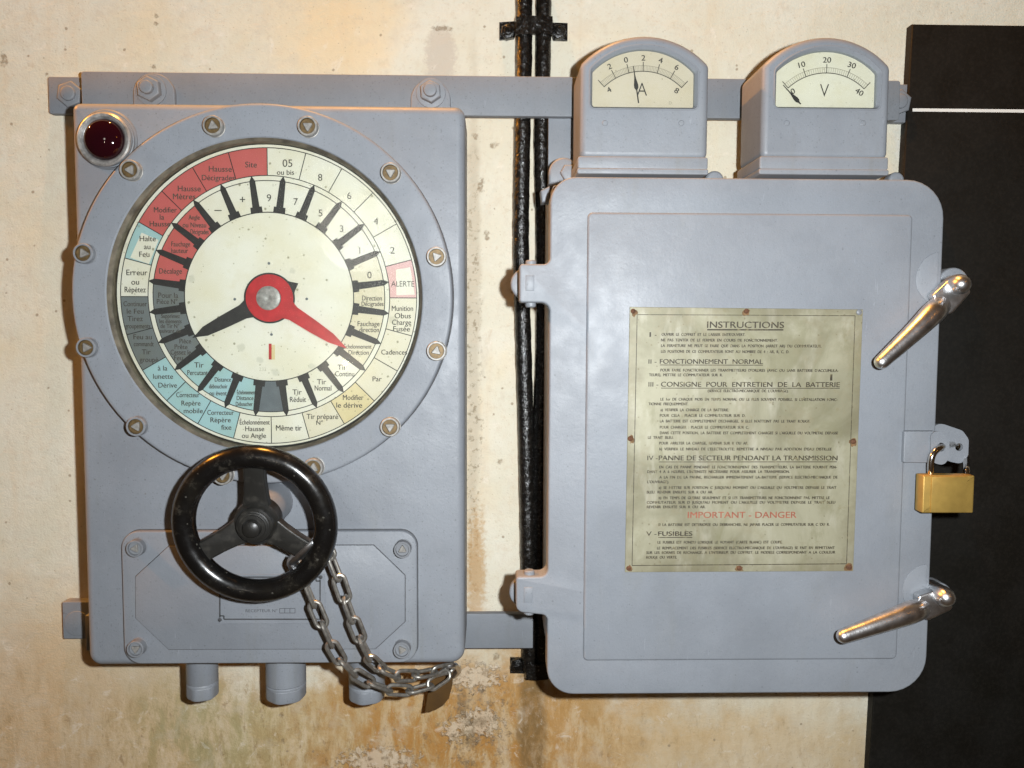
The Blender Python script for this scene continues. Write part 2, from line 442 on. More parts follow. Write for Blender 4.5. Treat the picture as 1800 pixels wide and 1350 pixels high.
# ------------------------------------------------------------------ wall
m = NT('plaster'); co = m.coords()
sep = m.n('ShaderNodeSeparateXYZ'); m.L(co, sep.inputs[0]); X, Z = sep.outputs[0], sep.outputs[2]
wob = m.noise(co, 22, 5, .65); wobs = m.noise(co, 150, 5, .65); wob2 = m.noise(m.scaled(co, (1, 1, 1.0)), 6.5, 4, .6)
def blob(px, py, rx, ry, soft=.45, wobble=.9):
    c = P(px, py, 0); kx, kz = 1/(rx*S(0)), 1/(ry*S(0))
    dx = m.math('MULTIPLY', m.math('SUBTRACT', X, c.x), kx); dz = m.math('MULTIPLY', m.math('SUBTRACT', Z, c.z), kz)
    d = m.math('SQRT', m.math('ADD', m.math('MULTIPLY', dx, dx), m.math('MULTIPLY', dz, dz)))
    d = m.math('ADD', d, m.math('MULTIPLY', m.math('SUBTRACT', wobs if rx*ry < 1800 else wob, .5), wobble*2*(1.5 if rx*ry < 1800 else 1)))
    return m.ramp(d, 1-soft, 1+soft, 1, 0)
a = m.mix(m.ramp(wob2, .36, .66), (.60, .572, .455), (.655, .638, .54))
a = m.mix(m.ramp(m.noise(co, 4.2, 5, .6, .5), .48, .72, 0, .6), a, (.66, .55, .36))
streak = m.noise(m.scaled(co, (1, 1, .14)), 34, 6, .62)
def over(f, col, k=1.0):
    global a
    a = m.mix(m.math('MULTIPLY', f, k) if k != 1 else f, a, col)
over(m.ramp(m.noise(co, 60, 8, .75), .50, .66, 0, .45), (.56, .49, .375))
over(m.ramp(m.noise(co, 170, 6, .75), .54, .66, 0, .35), (.50, .43, .32))
over(m.ramp(streak, .52, .74, 0, .30), (.60, .47, .30))
# damp, rusty zone under the gear, greener on the left
over(blob(870, 1330, 340, 190, .5, 1.0), (.44, .25, .08), .95)
over(blob(1010, 1300, 110, 110, .6, 1.0), (.52, .30, .11), .6)
over(blob(560, 1330, 330, 120, .6, 1.0), (.45, .345, .165), .9)
over(blob(330, 1290, 150, 90, .6, .8), (.42, .38, .19), .6)
over(blob(120, 1250, 260, 200, .6, .6), (.50, .37, .22), .8)
over(m.math('MULTIPLY', blob(800, 1330, 260, 140, .5), m.ramp(m.noise(co, 75, 6, .7), .5, .66)), (.33, .185, .06), .7)
over(m.math('MULTIPLY', blob(936, 1290, 26, 150, .35, .55), m.ramp(streak, .35, .6, .5, 1)), (.29, .17, .065), .85)
over(blob(1500, 1330, 40, 70, .5), (.47, .36, .20), .6)
over(blob(1250, 1330, 260, 90, .7), (.60, .45, .26), .65)
over(blob(600, 70, 90, 90, .6), (.74, .55, .30), .45)
over(blob(775, 100, 26, 52, .25, .5), (.50, .45, .375), .8)      # old paint patch above the lug
over(blob(832, 560, 12, 420, .4, .8), (.47, .42, .32), .75)       # scuffed band along the box
over(m.math('MULTIPLY', blob(832, 700, 16, 380, .4, .8), m.ramp(m.noise(co, 130, 5, .7), .52, .62)), (.25, .21, .14), .8)
over(blob(836, 1010, 16, 110, .5, .9), (.42, .25, .09), .7)
over(blob(1590, 250, 16, 40, .6), (.50, .52, .50), .5)
ZB_ = m.ramp(m.math('ADD', Z, m.math('MULTIPLY', m.math('SUBTRACT', m.noise(co, 9, 5, .65), .5), .30)), P(700, 1330, 0).z, P(700, 1090, 0).z, 1, 0)
ZB_ = m.math('MULTIPLY', ZB_, m.math('MULTIPLY', m.ramp(m.math('ADD', X, m.math('MULTIPLY', wob, .1)), P(960, 1300, 0).x+.05, P(1180, 1300, 0).x+.05, 1, .35), m.ramp(X, P(60, 1300, 0).x, P(330, 1300, 0).x, .55, 1)))
fl = m.noise(m.scaled(co, (1, 1, .38)), 46, 8, .74, .3); f2 = m.noise(m.scaled(co, (1, 1, .5)), 125, 7, .78, .4); f3 = m.noise(m.scaled(co, (1, 1, .22)), 15, 5, .6)
over(m.math('MULTIPLY', ZB_, m.ramp(f3, .38, .60, .1, .85)), (.47, .325, .155))
over(m.math('MULTIPLY', ZB_, m.ramp(fl, .46, .62, 0, .62)), (.36, .23, .095))
over(m.math('MULTIPLY', ZB_, m.ramp(fl, .53, .36, 0, .6)), (.62, .52, .37))
over(m.math('MULTIPLY', ZB_, m.ramp(f2, .54, .66, 0, .7)), (.22, .135, .05))
over(m.math('MULTIPLY', blob(800, 1310, 220, 140, .6), m.ramp(fl, .44, .60, .15, .9)), (.40, .20, .05))
over(m.math('MULTIPLY', blob(936, 1290, 24, 150, .35, .5), m.ramp(f2, .38, .60, .55, 1)), (.21, .125, .045))
over(m.math('MULTIPLY', blob(345, 1290, 120, 80, .6, .8), m.ramp(fl, .42, .60, 0, .6)), (.33, .31, .155))
PEEL = None
for q in ((835, 1190, 42, 22), (838, 1272, 40, 26), (665, 1336, 60, 22), (800, 1285, 18, 18), (850, 1262, 26, 14)):
    f_ = m.math('MULTIPLY', blob(*q, .25, 1.3), m.ramp(m.noise(co, 70, 6, .7), .36, .44))
    PEEL = f_ if PEEL is None else m.math('MAXIMUM', PEEL, f_)
over(PEEL, (.62, .54, .42), .6)                                  # flaked plaster
over(m.math('MULTIPLY', blob(830, 1270, 70, 120, .5, 1.2), m.ramp(m.noise(co, 85, 6, .75), .53, .60)), (.20, .14, .08), .75)
over(m.math('MULTIPLY', blob(700, 1330, 300, 60, .6, 1.2), m.ramp(m.noise(m.scaled(co, (1, 1, .4)), 70, 6, .75), .54, .64)), (.24, .15, .06), .7)
for q in ((815, 1240, 12, 26), (842, 1268, 20, 9), (828, 1300, 12, 20), (845, 1215, 4, 9), (778, 50, 18, 4), (856, 410, 4, 5), (857, 419, 4, 4), (845, 326, 5, 10),
          (650, 1334, 5, 4), (676, 1334, 6, 4), (704, 1340, 4, 4), (748, 1294, 5, 5), (797, 1293, 4, 5), (270, 116, 5, 4), (275, 28, 3, 4), (274, 42, 3, 3), (6, 105, 5, 12), (496, 1257, 4, 4), (497, 1302, 3, 5),
          (870, 1262, 4, 6), (872, 1155, 5, 8), (824, 1340, 14, 7), (868, 255, 7, 5), (880, 812, 5, 5), (835, 240, 5, 5)):
    over(m.math('MULTIPLY', blob(*q, .4, 1.3), m.ramp(m.noise(co, 210, 4, .7), .36, .56, .25, 1)), (.19, .135, .075), .7)
over(m.ramp(m.noise(co, 26, 6, .72, .4), .50, .66, 0, .30), (.53, .47, .37))
over(m.ramp(m.noise(co, 95, 6, .75), .56, .68, 0, .45), (.50, .43, .31))
over(m.ramp(m.noise(co, 48, 5, .7, .8), .58, .70, 0, .35), (.76, .71, .62))
over(m.math('MULTIPLY', m.specks(co, 95, .15, .22), .7), (.25, .19, .12))
over(m.math('MULTIPLY', m.specks(co, 260, .26, .25, 2.2), .5), (.36, .29, .19))
over(m.math('MULTIPLY', m.specks(co, 40, .12, .22, 4.4), .6), (.30, .23, .14))
m.L(a, m.b.inputs['Base Color']); m.b.inputs['Roughness'].default_value = .85; m.b.inputs['Specular IOR Level'].default_value = .25
b1 = m.bump(m.noise(co, 42, 6, .65), .40, .0035); b2 = m.bump(m.noise(co, 420, 4, .65), .55, .0010, b1); b2 = m.bump(PEEL, .8, .0012, b2); m.L(b2, m.b.inputs['Normal'])
PLASTER = m.mat
mb = MB(); sheet(mb, [(-1.6, -1.3), (1.6, -1.3), (1.6, 1.3), (-1.6, 1.3)], 0)
o = obj('wall', mb, PLASTER); o['kind'] = 'structure'; o['label'] = 'cream plaster wall stained with rust and damp behind the equipment'; o['category'] = 'wall'

# ------------------------------------------------------------------ black board on the right
t = thing('display_board', 'black board with a thin white line at the right edge of the picture', 'board', P(1700, 700, .002))
mb = MB(); h = .014
pts = [XZ(1604, 42, h), XZ(1528, 1352, h), (P(1528, 1352, h).x, -.62), (.95, -.62), (.95, P(1604, 42, h).z)]
prism(mb, pts, .001, h, .0015); obj('panel', mb, BOARD, t)
mb = MB(); z0, z1 = P(1604, 196, h).z, P(1604, 190.5, h).z
prism(mb, [(P(1604, 193, h).x, z0), (.95, z0), (.95, z1), (P(1604, 193, h).x, z1)], h-.0002, h+.0003); obj('white_line', mb, WHITE, t)

# ------------------------------------------------------------------ cables and clamps
def cable(name, label, pts, r):
    path = smooth([P(px, py, h) for px, py, h in pts], 22); rad = []
    for i, p in enumerate(path):
        rad.append(r*(1+.02*math.sin(i*.9)+random.uniform(-.022, .022)))
    mb = MB(); tube(mb, path, rad, 20)
    o = obj(name, mb, TAR, origin=path[-1]); o['label'] = label; o['category'] = 'cable'; o['group'] = 'black cables running down the wall'
cable('tarred_cable', 'left one of the two black tarred cables, its edge open to the bare wall',
      [(921, -60, .010), (921, 100, .010), (917, 300, .010), (916, 450, .010), (920, 600, .010), (925, 780, .010), (928, 950, .010), (930, 1080, .009), (931, 1176, .009)], .0092)
cable('tarred_cable', 'right one of the two black tarred cables, running behind the cabinet hinges',
      [(956, -60, .0098), (955, 100, .0098), (952, 250, .0098), (955, 420, .0098), (955, 600, .0098), (950, 760, .0098), (949, 950, .0098), (951, 1080, .009), (953, 1176, .009)], .0085)
def clamp(label, x0, x1, y, wd, bolts):
    t = thing('cable_clamp', label, 'clamp', P((x0+x1)/2, y, 0), 'clamps holding the cables')
    mb = MB(); X0, Z0, X1, Z1 = rect(x0, y-wd/2, x1, y+wd/2, .006)
    def strap(hh, up):
        return hh
    # flat feet and a raised bridge over both cables
    prof = [(X0, .004), (X0+.016, .004), (X0+.018, .020), (X0+.030, .023), (X1-.030, .023), (X1-.018, .020), (X1-.016, .004), (X1, .004)]
    mk = mb.mark(); bm = mb.bm; A = []
    for x, hh in prof:
        j = random.uniform(-.0008, .0008)
        A.append([bm.verts.new(v3(x, Z1+j, hh)), bm.verts.new(v3(x, Z0+j, hh)), bm.verts.new(v3(x, Z0+j, max(hh-.003, .0005))), bm.verts.new(v3(x, Z1+j, max(hh-.003, .0005)))])
    for p, q in zip(A, A[1:]): quads(bm, p, q)
    bm.faces.new(A[0][::-1]); bm.faces.new(A[-1]); mb.fin(mk)
    obj('strap', mb, TAR, t, sharp=60)
    for bx in bolts:
        mb = MB(); c = XZ(bx, y+1, .012); prism(mb, circ(c[0], c[1], .0085, 6, .3), .003, .011, .0015); prism(mb, circ(c[0], c[1], .0045, 12), .011, .0145, .001)
        obj('bolt', mb, TAR, t)
clamp('tarred clamp across both black cables at the top of the wall', 878, 998, 53, 31, (893, 982))
clamp('tarred clamp at the foot of the cables beside the lower corner of the cabinet', 897, 990, 1171, 27, (909,))

# ------------------------------------------------------------------ mounting rails
def hexbolt(mb, c, h, rw, rn, rb, a0=.25, dom=False):
    prism(mb, circ(c[0], c[1], rw, 40), h, h+.0022, .0006)
    prism(mb, circ(c[0], c[1], rn, 6, a0), h+.0022, h+.010, .0018)
    prism(mb, circ(c[0], c[1], rb, 24), h+.010, h+.0155, .0012)
t = thing('mounting_rail', 'upper grey steel rail behind the dial box and the two meters', 'rail', P(850, 168, 0))
h = .036; zt, zb = P(700, 131.5, h).z, P(960, 204.5, h).z
mb = MB(); prism(mb, rrect(P(143, 160, h).x, zb, P(1582, 170, h).x, zt, .003), h-.009, h, .0008); obj('bar', mb, GREYD, t)
for (x0, x1, y0, y1, bx) in ((85, 172, 135, 200, 115), (1548, 1602, 148, 215, 1587)):
    mb = MB(); X0, Z0, X1, Z1 = rect(x0, y0, x1, y1, .010); prism(mb, rrect(X0, Z0, X1, Z1, .002), .0005, .010, .0008)
    e = obj('wall_bracket', mb, GREYD, t)
    mb = MB(); c = XZ(bx, (y0+y1)/2-6, .022); prism(mb, circ(c[0], c[1], .0145, 6, .35), .010, .0155, .002); prism(mb, circ(c[0], c[1], .008, 24), .0155, .019, .0015); obj('bolt', mb, GREYD, e)
    
mb = MB(); prism(mb, [(P(143, 160, .02).x+.012, zb+.004), (P(143, 160, .02).x+.02, zb+.004), (P(143, 160, .02).x+.02, zt-.004), (P(143, 160, .02).x+.012, zt-.004)], .0005, .027); obj('spacer', mb, GREYD, t)
t = thing('mounting_rail', 'lower grey steel rail running from the dial box to the cabinet', 'rail', P(520, 1100, 0))
h = .030; X0 = P(150, 1100, h).x; zt, zb = P(875, 1079, h).z, P(875, 1140, h).z
mb = MB(); prism(mb, rrect(X0, zb, P(937, 1100, h).x, zt, .001), h-.009, h, .0008); obj('bar', mb, GREYD, t)
mb = MB(); X0, Z0, X1, Z1 = rect(110, 1058, 190, 1123, .014); prism(mb, rrect(X0, Z0, X1, Z1, .002), .0005, .014, .0008); e = obj('wall_bracket', mb, GREYD, t)
mb = MB(); c = XZ(133, 1098, .018); prism(mb, circ(c[0], c[1], .0145, 28), .014, .0152, .0006); obj('bolt', mb, GREYD, e)
mb = MB(); X0, Z0, X1, Z1 = rect(830, 1085, 850, 1134, .02); prism(mb, rrect(X0, Z0, X1, Z1, .001), .0005, .021); obj('spacer', mb, GREYD, t)

# ------------------------------------------------------------------ order receiver (dial box)
HB = .110
rec = thing('dial_receiver', 'grey wall box with a large round order dial, red lamp and black handwheel', 'receiver box', P(470, 1170, .036))
mb = MB()
XL = (P(126, 300, HB).x+P(153, 1120, HB).x)/2; XR = P(817, 650, HB).x; ZT = (P(140, 177, HB).z+P(800, 188, HB).z)/2; ZB = (P(160, 1173, HB).z+P(800, 1167, HB).z)/2
prism(mb, rrect(XL, ZB, XR, ZT, (.013, .015, .010, .008)), .036, HB, .008, 6)
obj('housing', mb, GREY, rec, sharp=45)
# lugs with nuts on the rail
for lx, ly, cx, cy, rl, rn, rb in ((270, 165, 263, 157, 35, 21, 11), (757, 175, 757, 162, 34, 19, 11)):
    s = S(.042); l = XZ(lx, ly, .042); c = XZ(cx, cy, .046); r = rl*s
    mb = MB(); pts = [(l[0]+r*math.cos(a), l[1]+r*math.sin(a)) for a in [pi*k/24 for k in range(25)]]+[(l[0]-r, ZT-.02), (l[0]+r, ZT-.02)]
    prism(mb, pts, .0362, .0415, .0012); e = obj('mounting_lug', mb, GREYD if cx < 500 else GREY, rec)
    mb = MB(); hexbolt(mb, (c[0], c[1]), .0415, rl*.74*s, rn*s, rb*s, .6); obj('nut', mb, GREYD if cx < 500 else GREY, e)
# bezel
hb = .127; s = S(hb); cb = XZ(462, 520.5, hb); rin = 273*s; cin = XZ(465, 522, hb)
mb = MB(); ro = 329*S(hb)
prof = [(ro, HB-.001), (ro, hb-.0022), (ro-.0006, hb-.0008), (ro-.002, hb), (ro-.0036, hb+.00002), ((ro+rin)/2, hb+.00005), (rin+.004, hb)]
lathe(mb, cb, prof, 128, cap=False)
mb.m = 0
# the lip is turned about the dial centre
mk = mb.mark(); bm = mb.bm
lip = [(rin+.0041, hb), (rin+.0015, hb-.0008), (rin, hb-.002)]
prev = None
prof2 = [(rin, hb-.002), (rin-.0015, hb-.0045), (rin-.003, hb-.0075), (rin-.003, HB+.0005)]
# bridge front face from outer profile to the lip
A = [bm.verts.new(v3(x, z, hb)) for x, z in circ(cb[0], cb[1], rin+.0041, 128)]
B = [bm.verts.new(v3(x, z, hb-.0001)) for x, z in circ(cin[0], cin[1], rin+.001, 128)]
quads(bm, A, B); mb.fin(mk)
lathe(mb, cin, [(rin+.001, hb-.0001), (rin+.0003, hb-.0008), (rin, hb-.002)], 128, cap=False)
mb.m = 1; lathe(mb, cin, prof2, 128, cap=False)
mb.m = 2; ring_sheet(mb, cb, ro-.0005, ro+.0009, HB+.0004, n=128)  # dark ring in the bezel gap, painting its contact shadow
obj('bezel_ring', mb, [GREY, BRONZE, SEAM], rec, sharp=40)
mb = MB(); cd_ = XZ(471.5, 522, .1125); lathe(mb, cin, [(rin-.0005, HB+.0006), (0, HB+.0006)], 96, cap=False); obj('gasket', mb, GASKET, rec)

# dial face -------------------------------------------------------
HD = .1125; s = S(HD); c = XZ(472, 522, HD); c2 = XZ(473.5, 522.5, HD)
mb = MB()    # 0 cream 1 black 2 salmon 3 blue 4 grey 5 yellowed 6 pink 7 dark grey 8 red
prism(mb, circ(c[0], c[1], 261.5*s, 128), HB+.001, HD, .0003, 1)
d = 15*pi/180; RO, RI, QO, QI = 255.5*s, 208.5*s, 200*s, 146*s; c = c2
def cell(k, col, r0, r1, off=0.0):
    mb.m = col; ring_sheet(mb, c, r0, r1, HD+.00012, (k-off)*d, (k+1-off)*d, 12)
for k, col in {23: 2, 22: 2, 21: 2, 20: 2, 19: 3, 17: 4, 16: 4, 15: 3, 14: 3, 13: 3, 9: 5, 5: 6}.items(): cell(k, col, RI, RO)
for k, col in {22-1: 2, 20: 2, 19: 2, 18: 4, 17: 4, 16: 4, 15: 3, 14: 3, 13: 3, 12: 7}.items(): cell(k, col, QI, QO, .5)
for k in (6, 7, 8, 10): cell(k, 10, RI, RO)
for k in (5, 6, 7, 8): cell(k, 10, QI, QO, .5)
def patch(pts, col, h): mb.m = col; sheet(mb, [XZ(x, y, HD) for x, y in pts], h)
patch([(249, 409), (279, 422), (262, 464), (229, 453)], 0, HD+.0002)
patch([(696, 474), (721, 470), (729, 518), (697, 519)], 0, HD+.0002)
mb.m = 1
for r, wd in ((255.5, 1.5), (208.5, 1.5), (200, 1.5), (146, 1.8)): ring_sheet(mb, c, (r-wd/2)*s, (r+wd/2)*s, HD+.0003, n=128)
mb.m = 1
ring_sheet(mb, XZ(472, 522, HD), 260.3*s, 261.5*s, HD+.0002, n=128)
for k in range(24):
    a_ = k*d; u = Vector((math.sin(a_), math.cos(a_)))
    bar_sheet(mb, Vector(c)+u*RI, Vector(c)+u*RO, 1.5*s, HD+.0003)
for k in range(24):
    a_ = (k+.5)*d; u = Vector((math.sin(a_), math.cos(a_))); v = Vector((u.y, -u.x)); O = Vector(c)
    q = [(146, 10.3), (156, 10), (156, 6.2), (200, 5), (208.8, .3)]
    sheet(mb, [tuple(O+u*(r*s)+v*(x*s)) for r, x in q]+[tuple(O+u*(r*s)-v*(x*s)) for r, x in q[::-1]], HD+.0004)
def dt(st, px, py, cap=8.6, maxw=60, bold=.0, col=9, dup=.5):
    mb.m = col; text(mb, st, XZ(px, py, HD), HD+.00045, cap*s, maxw=maxw*s, bold=bold, dup=dup*s)
for q in (('05', 505.5, 287, 12.5), ('ou bis', 502, 303, 8.5), ('8', 563, 312, 11.5), ('6', 614, 344, 11.5), ('4', 661, 389, 11.5), ('2', 690, 440, 11.5),
          ('Munition', 707.5, 542, 9, 37), ('Obus', 708, 555, 9), ('Charge', 706, 566.5, 9, 33), ('Fusée', 706, 578, 9, 29),
          ('Cadences', 693, 619, 8.5, 45), ('Par', 663, 666, 8.5), ('Modifier', 621, 698.5, 9, 36), ('le dérive', 614, 712, 9, 46), ('Tir préparé', 567, 732, 9, 55), ('N°', 562, 743, 7.5),
          ('Même tir', 508, 752, 9.5, 45), ('Échelonnement', 448, 742, 8.5, 52), ('Hausse', 448, 753.5, 8.5, 33), ('ou Angle', 446.5, 765.5, 8.5, 42),
          ('Correcteur', 388, 725, 8.5, 46), ('Repère', 388, 738, 8.5, 37), ('fixe', 398, 751, 8.5), ('Correcteur', 330.5, 694, 8.5, 40), ('Repère', 336, 708.5, 8.5, 33), ('mobile', 340, 722, 8.5, 33),
          ('à la', 286, 647, 8.5), ('lunette', 287, 661.5, 8.5, 38), ('Dérive', 295, 677, 8.5, 32), ('Feu au', 251, 592, 8.5, 33), ('commandt', 253, 604.5, 8, 34), ('Tir', 257.5, 618.5, 8.5), ('groupé', 262, 632, 8.5, 32),
          ('Continuer', 238, 534, 8.5, 40), ('le Feu', 238, 547, 8.5, 30), ('Tirez', 238, 560, 8.5), ('groupements', 242.5, 573, 8.5, 43),
          ('Erreur', 241, 479, 9.5, 36), ('ou', 238, 495.5, 9.5), ('Répétez', 238, 509, 9.5, 36), ('Halte', 260, 419.5, 9, 29), ('au', 259, 433.5, 9), ('Feu', 254, 447, 9, 22),
          ('Modifier', 291, 369, 9, 39), ('la', 285, 381.5, 9), ('Hausse', 281.5, 393.5, 9, 35), ('Hausse', 333, 331.5, 9.5, 43), ('Mètres', 324, 345.5, 9.5, 40),
          ('Hausse', 387.5, 297, 9.5, 43), ('Décigrades', 384, 312.5, 9, 56), ('Site', 441.5, 289.5, 9.5),
          ('9', 473, 348, 12), ('7', 520, 354.5, 11.5), ('5', 563.5, 374.5, 11.5), ('3', 600.5, 402, 11.5), ('1', 632.5, 440, 11), ('0', 649.5, 483.5, 11.5),
          ('Direction', 654, 524, 8.5, 34), ('Décigrades', 655, 534, 7.5, 38), ('Fauchage', 648, 569, 8.5, 38), ('direction', 649, 579.5, 8.5, 34), ('Échelonnement', 629, 609, 7.5, 48), ('Direction', 630.5, 619.5, 8, 35),
          ('Tir', 601.5, 645.5, 9), ('Continu', 606, 657, 9, 33), ('Tir', 565.5, 671, 9), ('Normal', 568, 682, 9, 29), ('Tir', 522.5, 689, 9), ('Réduit', 524, 702, 9, 28),
          ('Échelonnement', 433, 689.5, 7.5, 32), ('Distance', 431, 699.5, 7.5, 29), ('Déboucher', 429.5, 710, 7.5, 29), ('Distance', 392, 667, 7.5, 28), ('débouchoir', 384, 679, 7.5, 32), ('ou évent', 383.5, 691, 8, 30),
          ('Tir', 350, 641.5, 9), ('Percutant', 347.5, 655, 8.5, 35), ('Pièce', 326, 599.5, 8, 20), ('Prête', 318.5, 609.5, 8, 22), ('Cessez le', 318, 619, 8.5, 35), ('Feu', 314, 629, 8.5, 15),
          ('Supprimez', 300, 555.5, 7, 32), ('les éléments', 300, 564.5, 7, 38), ('de Tir N°', 299, 573, 7, 32), ('suivant de', 300, 581.5, 7, 36), ('Pour la', 296, 519, 9, 34), ('Pièce N°', 294, 530, 8.5, 35),
          ('Décalage', 300, 476.5, 9, 39), ('Fauchage', 318, 429, 8.5, 32), ('hauteur', 316, 440.5, 8.5, 29), ('Angle', 341.5, 382, 8, 19), ('ou Niveau', 342, 395.5, 8.5, 40), ('Décigrades', 351, 407.5, 8.5, 31),
          ('–', 383.5, 368, 16), ('+', 426.5, 351, 13)):
    st, px, py = q[:3]; cap = q[3]; mw = q[4] if len(q) > 4 else 60
    dt(st, px, py, cap, mw, 0, 9, .2 if st.isdigit() else .42)
dt('ALERTE', 708, 499, 9.5, 40, 0, 9, 0)
mb.m = 8; patch([(472.5, 604), (477.5, 604), (477.5, 632), (472.5, 632)], 8, HD+.0003)
patch([(477.5, 606), (483.5, 606), (483.5, 632), (477.5, 632)], 5, HD+.0002)
for px, py in ((473, 463), (413, 526), (539.5, 525.5), (477.5, 588)):
    q = XZ(px, py, HD); mb.m = 0; prism(mb, circ(q[0], q[1], 5.5*s, 20), HD-.0002, HD+.0006, .0002, 1); mb.m = 7; prism(mb, circ(q[0], q[1], 2.4*s, 12), HD, HD+.001, .0002, 1)
obj('dial_face', mb, [CREAM, BLACK, SALMON, BLUE, GREYC, CREAM2, PINK, GREYPRINT, REDN, FADED, TINT], rec, sharp=30)
# faded serial figures below the window
mb = MB()
for st, px in (('232', 462), ('u', 478), ('x', 487), ('1', 498)): text(mb, st, XZ(px, 649, HD), HD+.0004, 6*s)
obj('faint_figures', mb, flatmat('faint_print', (.42, .40, .31), .6), rec)
# needles
def needle(name, mat, ang, h, rng_r, rng_w, tip, tail=None):
    mb = MB(); cc = XZ(473.5, 524, h); s = S(h); a_ = math.radians(ang); u = Vector((math.sin(a_), math.cos(a_))); v = Vector((u.y, -u.x)); O = Vector(cc)
    lathe(mb, cc, [(rng_r*s, h-.0008), (rng_r*s, h), ((rng_r-rng_w)*s, h), ((rng_r-rng_w)*s, h-.0008)], 56, cap=False)
    q = [(rng_r-6, 17.5), (rng_r+8, 13), (90, 11.5), (126, 8.8), (tip-10, 3.2), (tip, .3)]
    prism(mb, [tuple(O+u*(r*s)+v*(x*s)) for r, x in q]+[tuple(O+u*(r*s)-v*(x*s)) for r, x in q[::-1]], h-.0008, h+.00002, 0)
    if tail:
        q = [(rng_r-5, 16), (rng_r+1, 9), (rng_r+tail, .4)]
        prism(mb, [tuple(O-u*(r*s)+v*(x*s)) for r, x in q]+[tuple(O-u*(r*s)-v*(x*s)) for r, x in q[::-1]], h-.0008, h+.00002, 0)
    return obj(name, mb, mat, rec, label='black needle' if mat is BLACK else 'red needle')
needle('needle', BLACK, 242.6, .1142, 44, 18, 151, 12)
needle('needle', REDN, 123.2, .1160, 41, 21, 158)
mb = MB(); cc = XZ(471.5, 524, .1165); r = 21*S(.1165)
lathe(mb, cc, [(r, .1135), (r, .1163), (r*.93, .1168), (r*.25, .1170), (r*.12, .1164), (0, .1164)], 40); obj('needle_hub', mb, SILVER, rec)
mb = MB(); prism(mb, circ(cin[0], cin[1], rin-.0012, 96), .1198, .1214); obj('dial_glass', mb, GLASS, rec)

# triangular-headed screws
def screw(parent, px, py, h0, hh, rpx, rot, mats, bar=True, name='screw'):
    h1 = h0+hh; s = S(h1); c = XZ(px, py, h1); r = rpx*s
    mb = MB()
    lathe(mb, c, [(r*1.06, h0-.001), (r*1.06, h0+.001), (r, h0+.0012), (r, h1-.0005), (r*.95, h1), (r*.80, h1), (r*.78, h1-.0005)], 36, cap=False)
    mb.m = 1; lathe(mb, c, [(r*.78, h1-.0005), (r*.77, h1-.0035), (0, h1-.0035)], 36, cap=False)
    mb.m = 2; prism(mb, round_poly(circ(c[0], c[1], r*.62, 3, rot), r*.10, 3), h1-.0036, h1-.0004, .0005, 1)
    return obj(name, mb, mats, parent, sharp=40)
rots = [1.7, 4.7, 4.7, .2, 1.4, 4.7, 1.5, 1.0, 2.1, 2.0, 5.2]
for (px, py), rt in zip(((373, 220), (540, 221), (686, 303), (767, 451), (767, 617), (685, 751), (550, 823), (238, 750), (150, 611), (145, 445), (227, 298), (390, 836)), rots+[.5]):
    dark = px in (238, 150, 145, 550, 767)
    screw(rec, px, py, hb, .0085, 17, rt, [SILVER if px not in (150, 238, 145) else GREYW, BRASS, SILVER])

# lower cover with octagonal raised panel and name plate
hc = .1175; mb = MB(); X0, Z0, X1, Z1 = rect(215.5, 934, 733, 1166, hc); s = S(hc)
prism(mb, rrect(X0, Z0, X1, Z1, .017), HB-.001, hc, .0014, 3)
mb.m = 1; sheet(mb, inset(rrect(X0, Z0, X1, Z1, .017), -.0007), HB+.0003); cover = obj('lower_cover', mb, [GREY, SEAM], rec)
mb = MB(); oc = [(298, 959), (657, 958), (712, 1011), (712, 1092), (660, 1140), (297, 1141), (239, 1086), (239, 1013)]
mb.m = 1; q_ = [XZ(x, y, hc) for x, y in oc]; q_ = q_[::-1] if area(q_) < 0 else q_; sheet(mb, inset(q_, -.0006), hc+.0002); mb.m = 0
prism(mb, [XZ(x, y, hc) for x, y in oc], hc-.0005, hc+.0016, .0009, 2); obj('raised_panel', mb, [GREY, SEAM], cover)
for px, py, rt in ((236, 965, 3.2), (707, 967, 1.6), (237, 1142, 4.7), (706, 1144, .1)):
    screw(cover, px, py, hc, .010, 15, rt, [GREYW, GREYW, SILVER], name='screw')
hp = hc+.0016
mb = MB(); X0, Z0, X1, Z1 = rect(385, 1009, 572, 1096, hp); prism(mb, [(X0, Z0), (X1, Z0), (X1, Z1), (X0, Z1)], hp-.0003, hp+.0008, .0003, 1)
s = S(hp); mb.m = 1; hq = hp+.00095
for a_, b_ in (((387, 1014), (564, 1014)), ((387, 1014), (387, 1085)), ((394, 1088), (564, 1088)), ((563, 1018), (563, 1088)), ((387, 1082), (394, 1082)), ((394, 1082), (394, 1088)), ((556, 1014), (556, 1021)), ((556, 1021), (563, 1021))):
    bar_sheet(mb, XZ(*a_, hp), XZ(*b_, hp), 2.5*s, hq)
text(mb, 'RECEPTEUR N°', XZ(460, 1073, hp), hq, 5.2*s, width=56*s)
for a_, b_ in (((492, 1069), (519, 1069)), ((492, 1077), (519, 1077)), ((492, 1069), (492, 1077)), ((519, 1069), (519, 1077)), ((501, 1069), (501, 1077)), ((510, 1069), (510, 1077))):
    bar_sheet(mb, XZ(*a_, hp), XZ(*b_, hp), .9*s, hq)
for px, py in ((387, 1089), (564, 1014)):
    q = XZ(px, py, hp); prism(mb, circ(q[0], q[1], 3.4*s, 14), hp+.0007, hp+.0018, .0005, 2)
obj('name_plate', mb, [GREY, flatmat('engraved_lines', (.05, .052, .055), .6, var=.25)], cover)

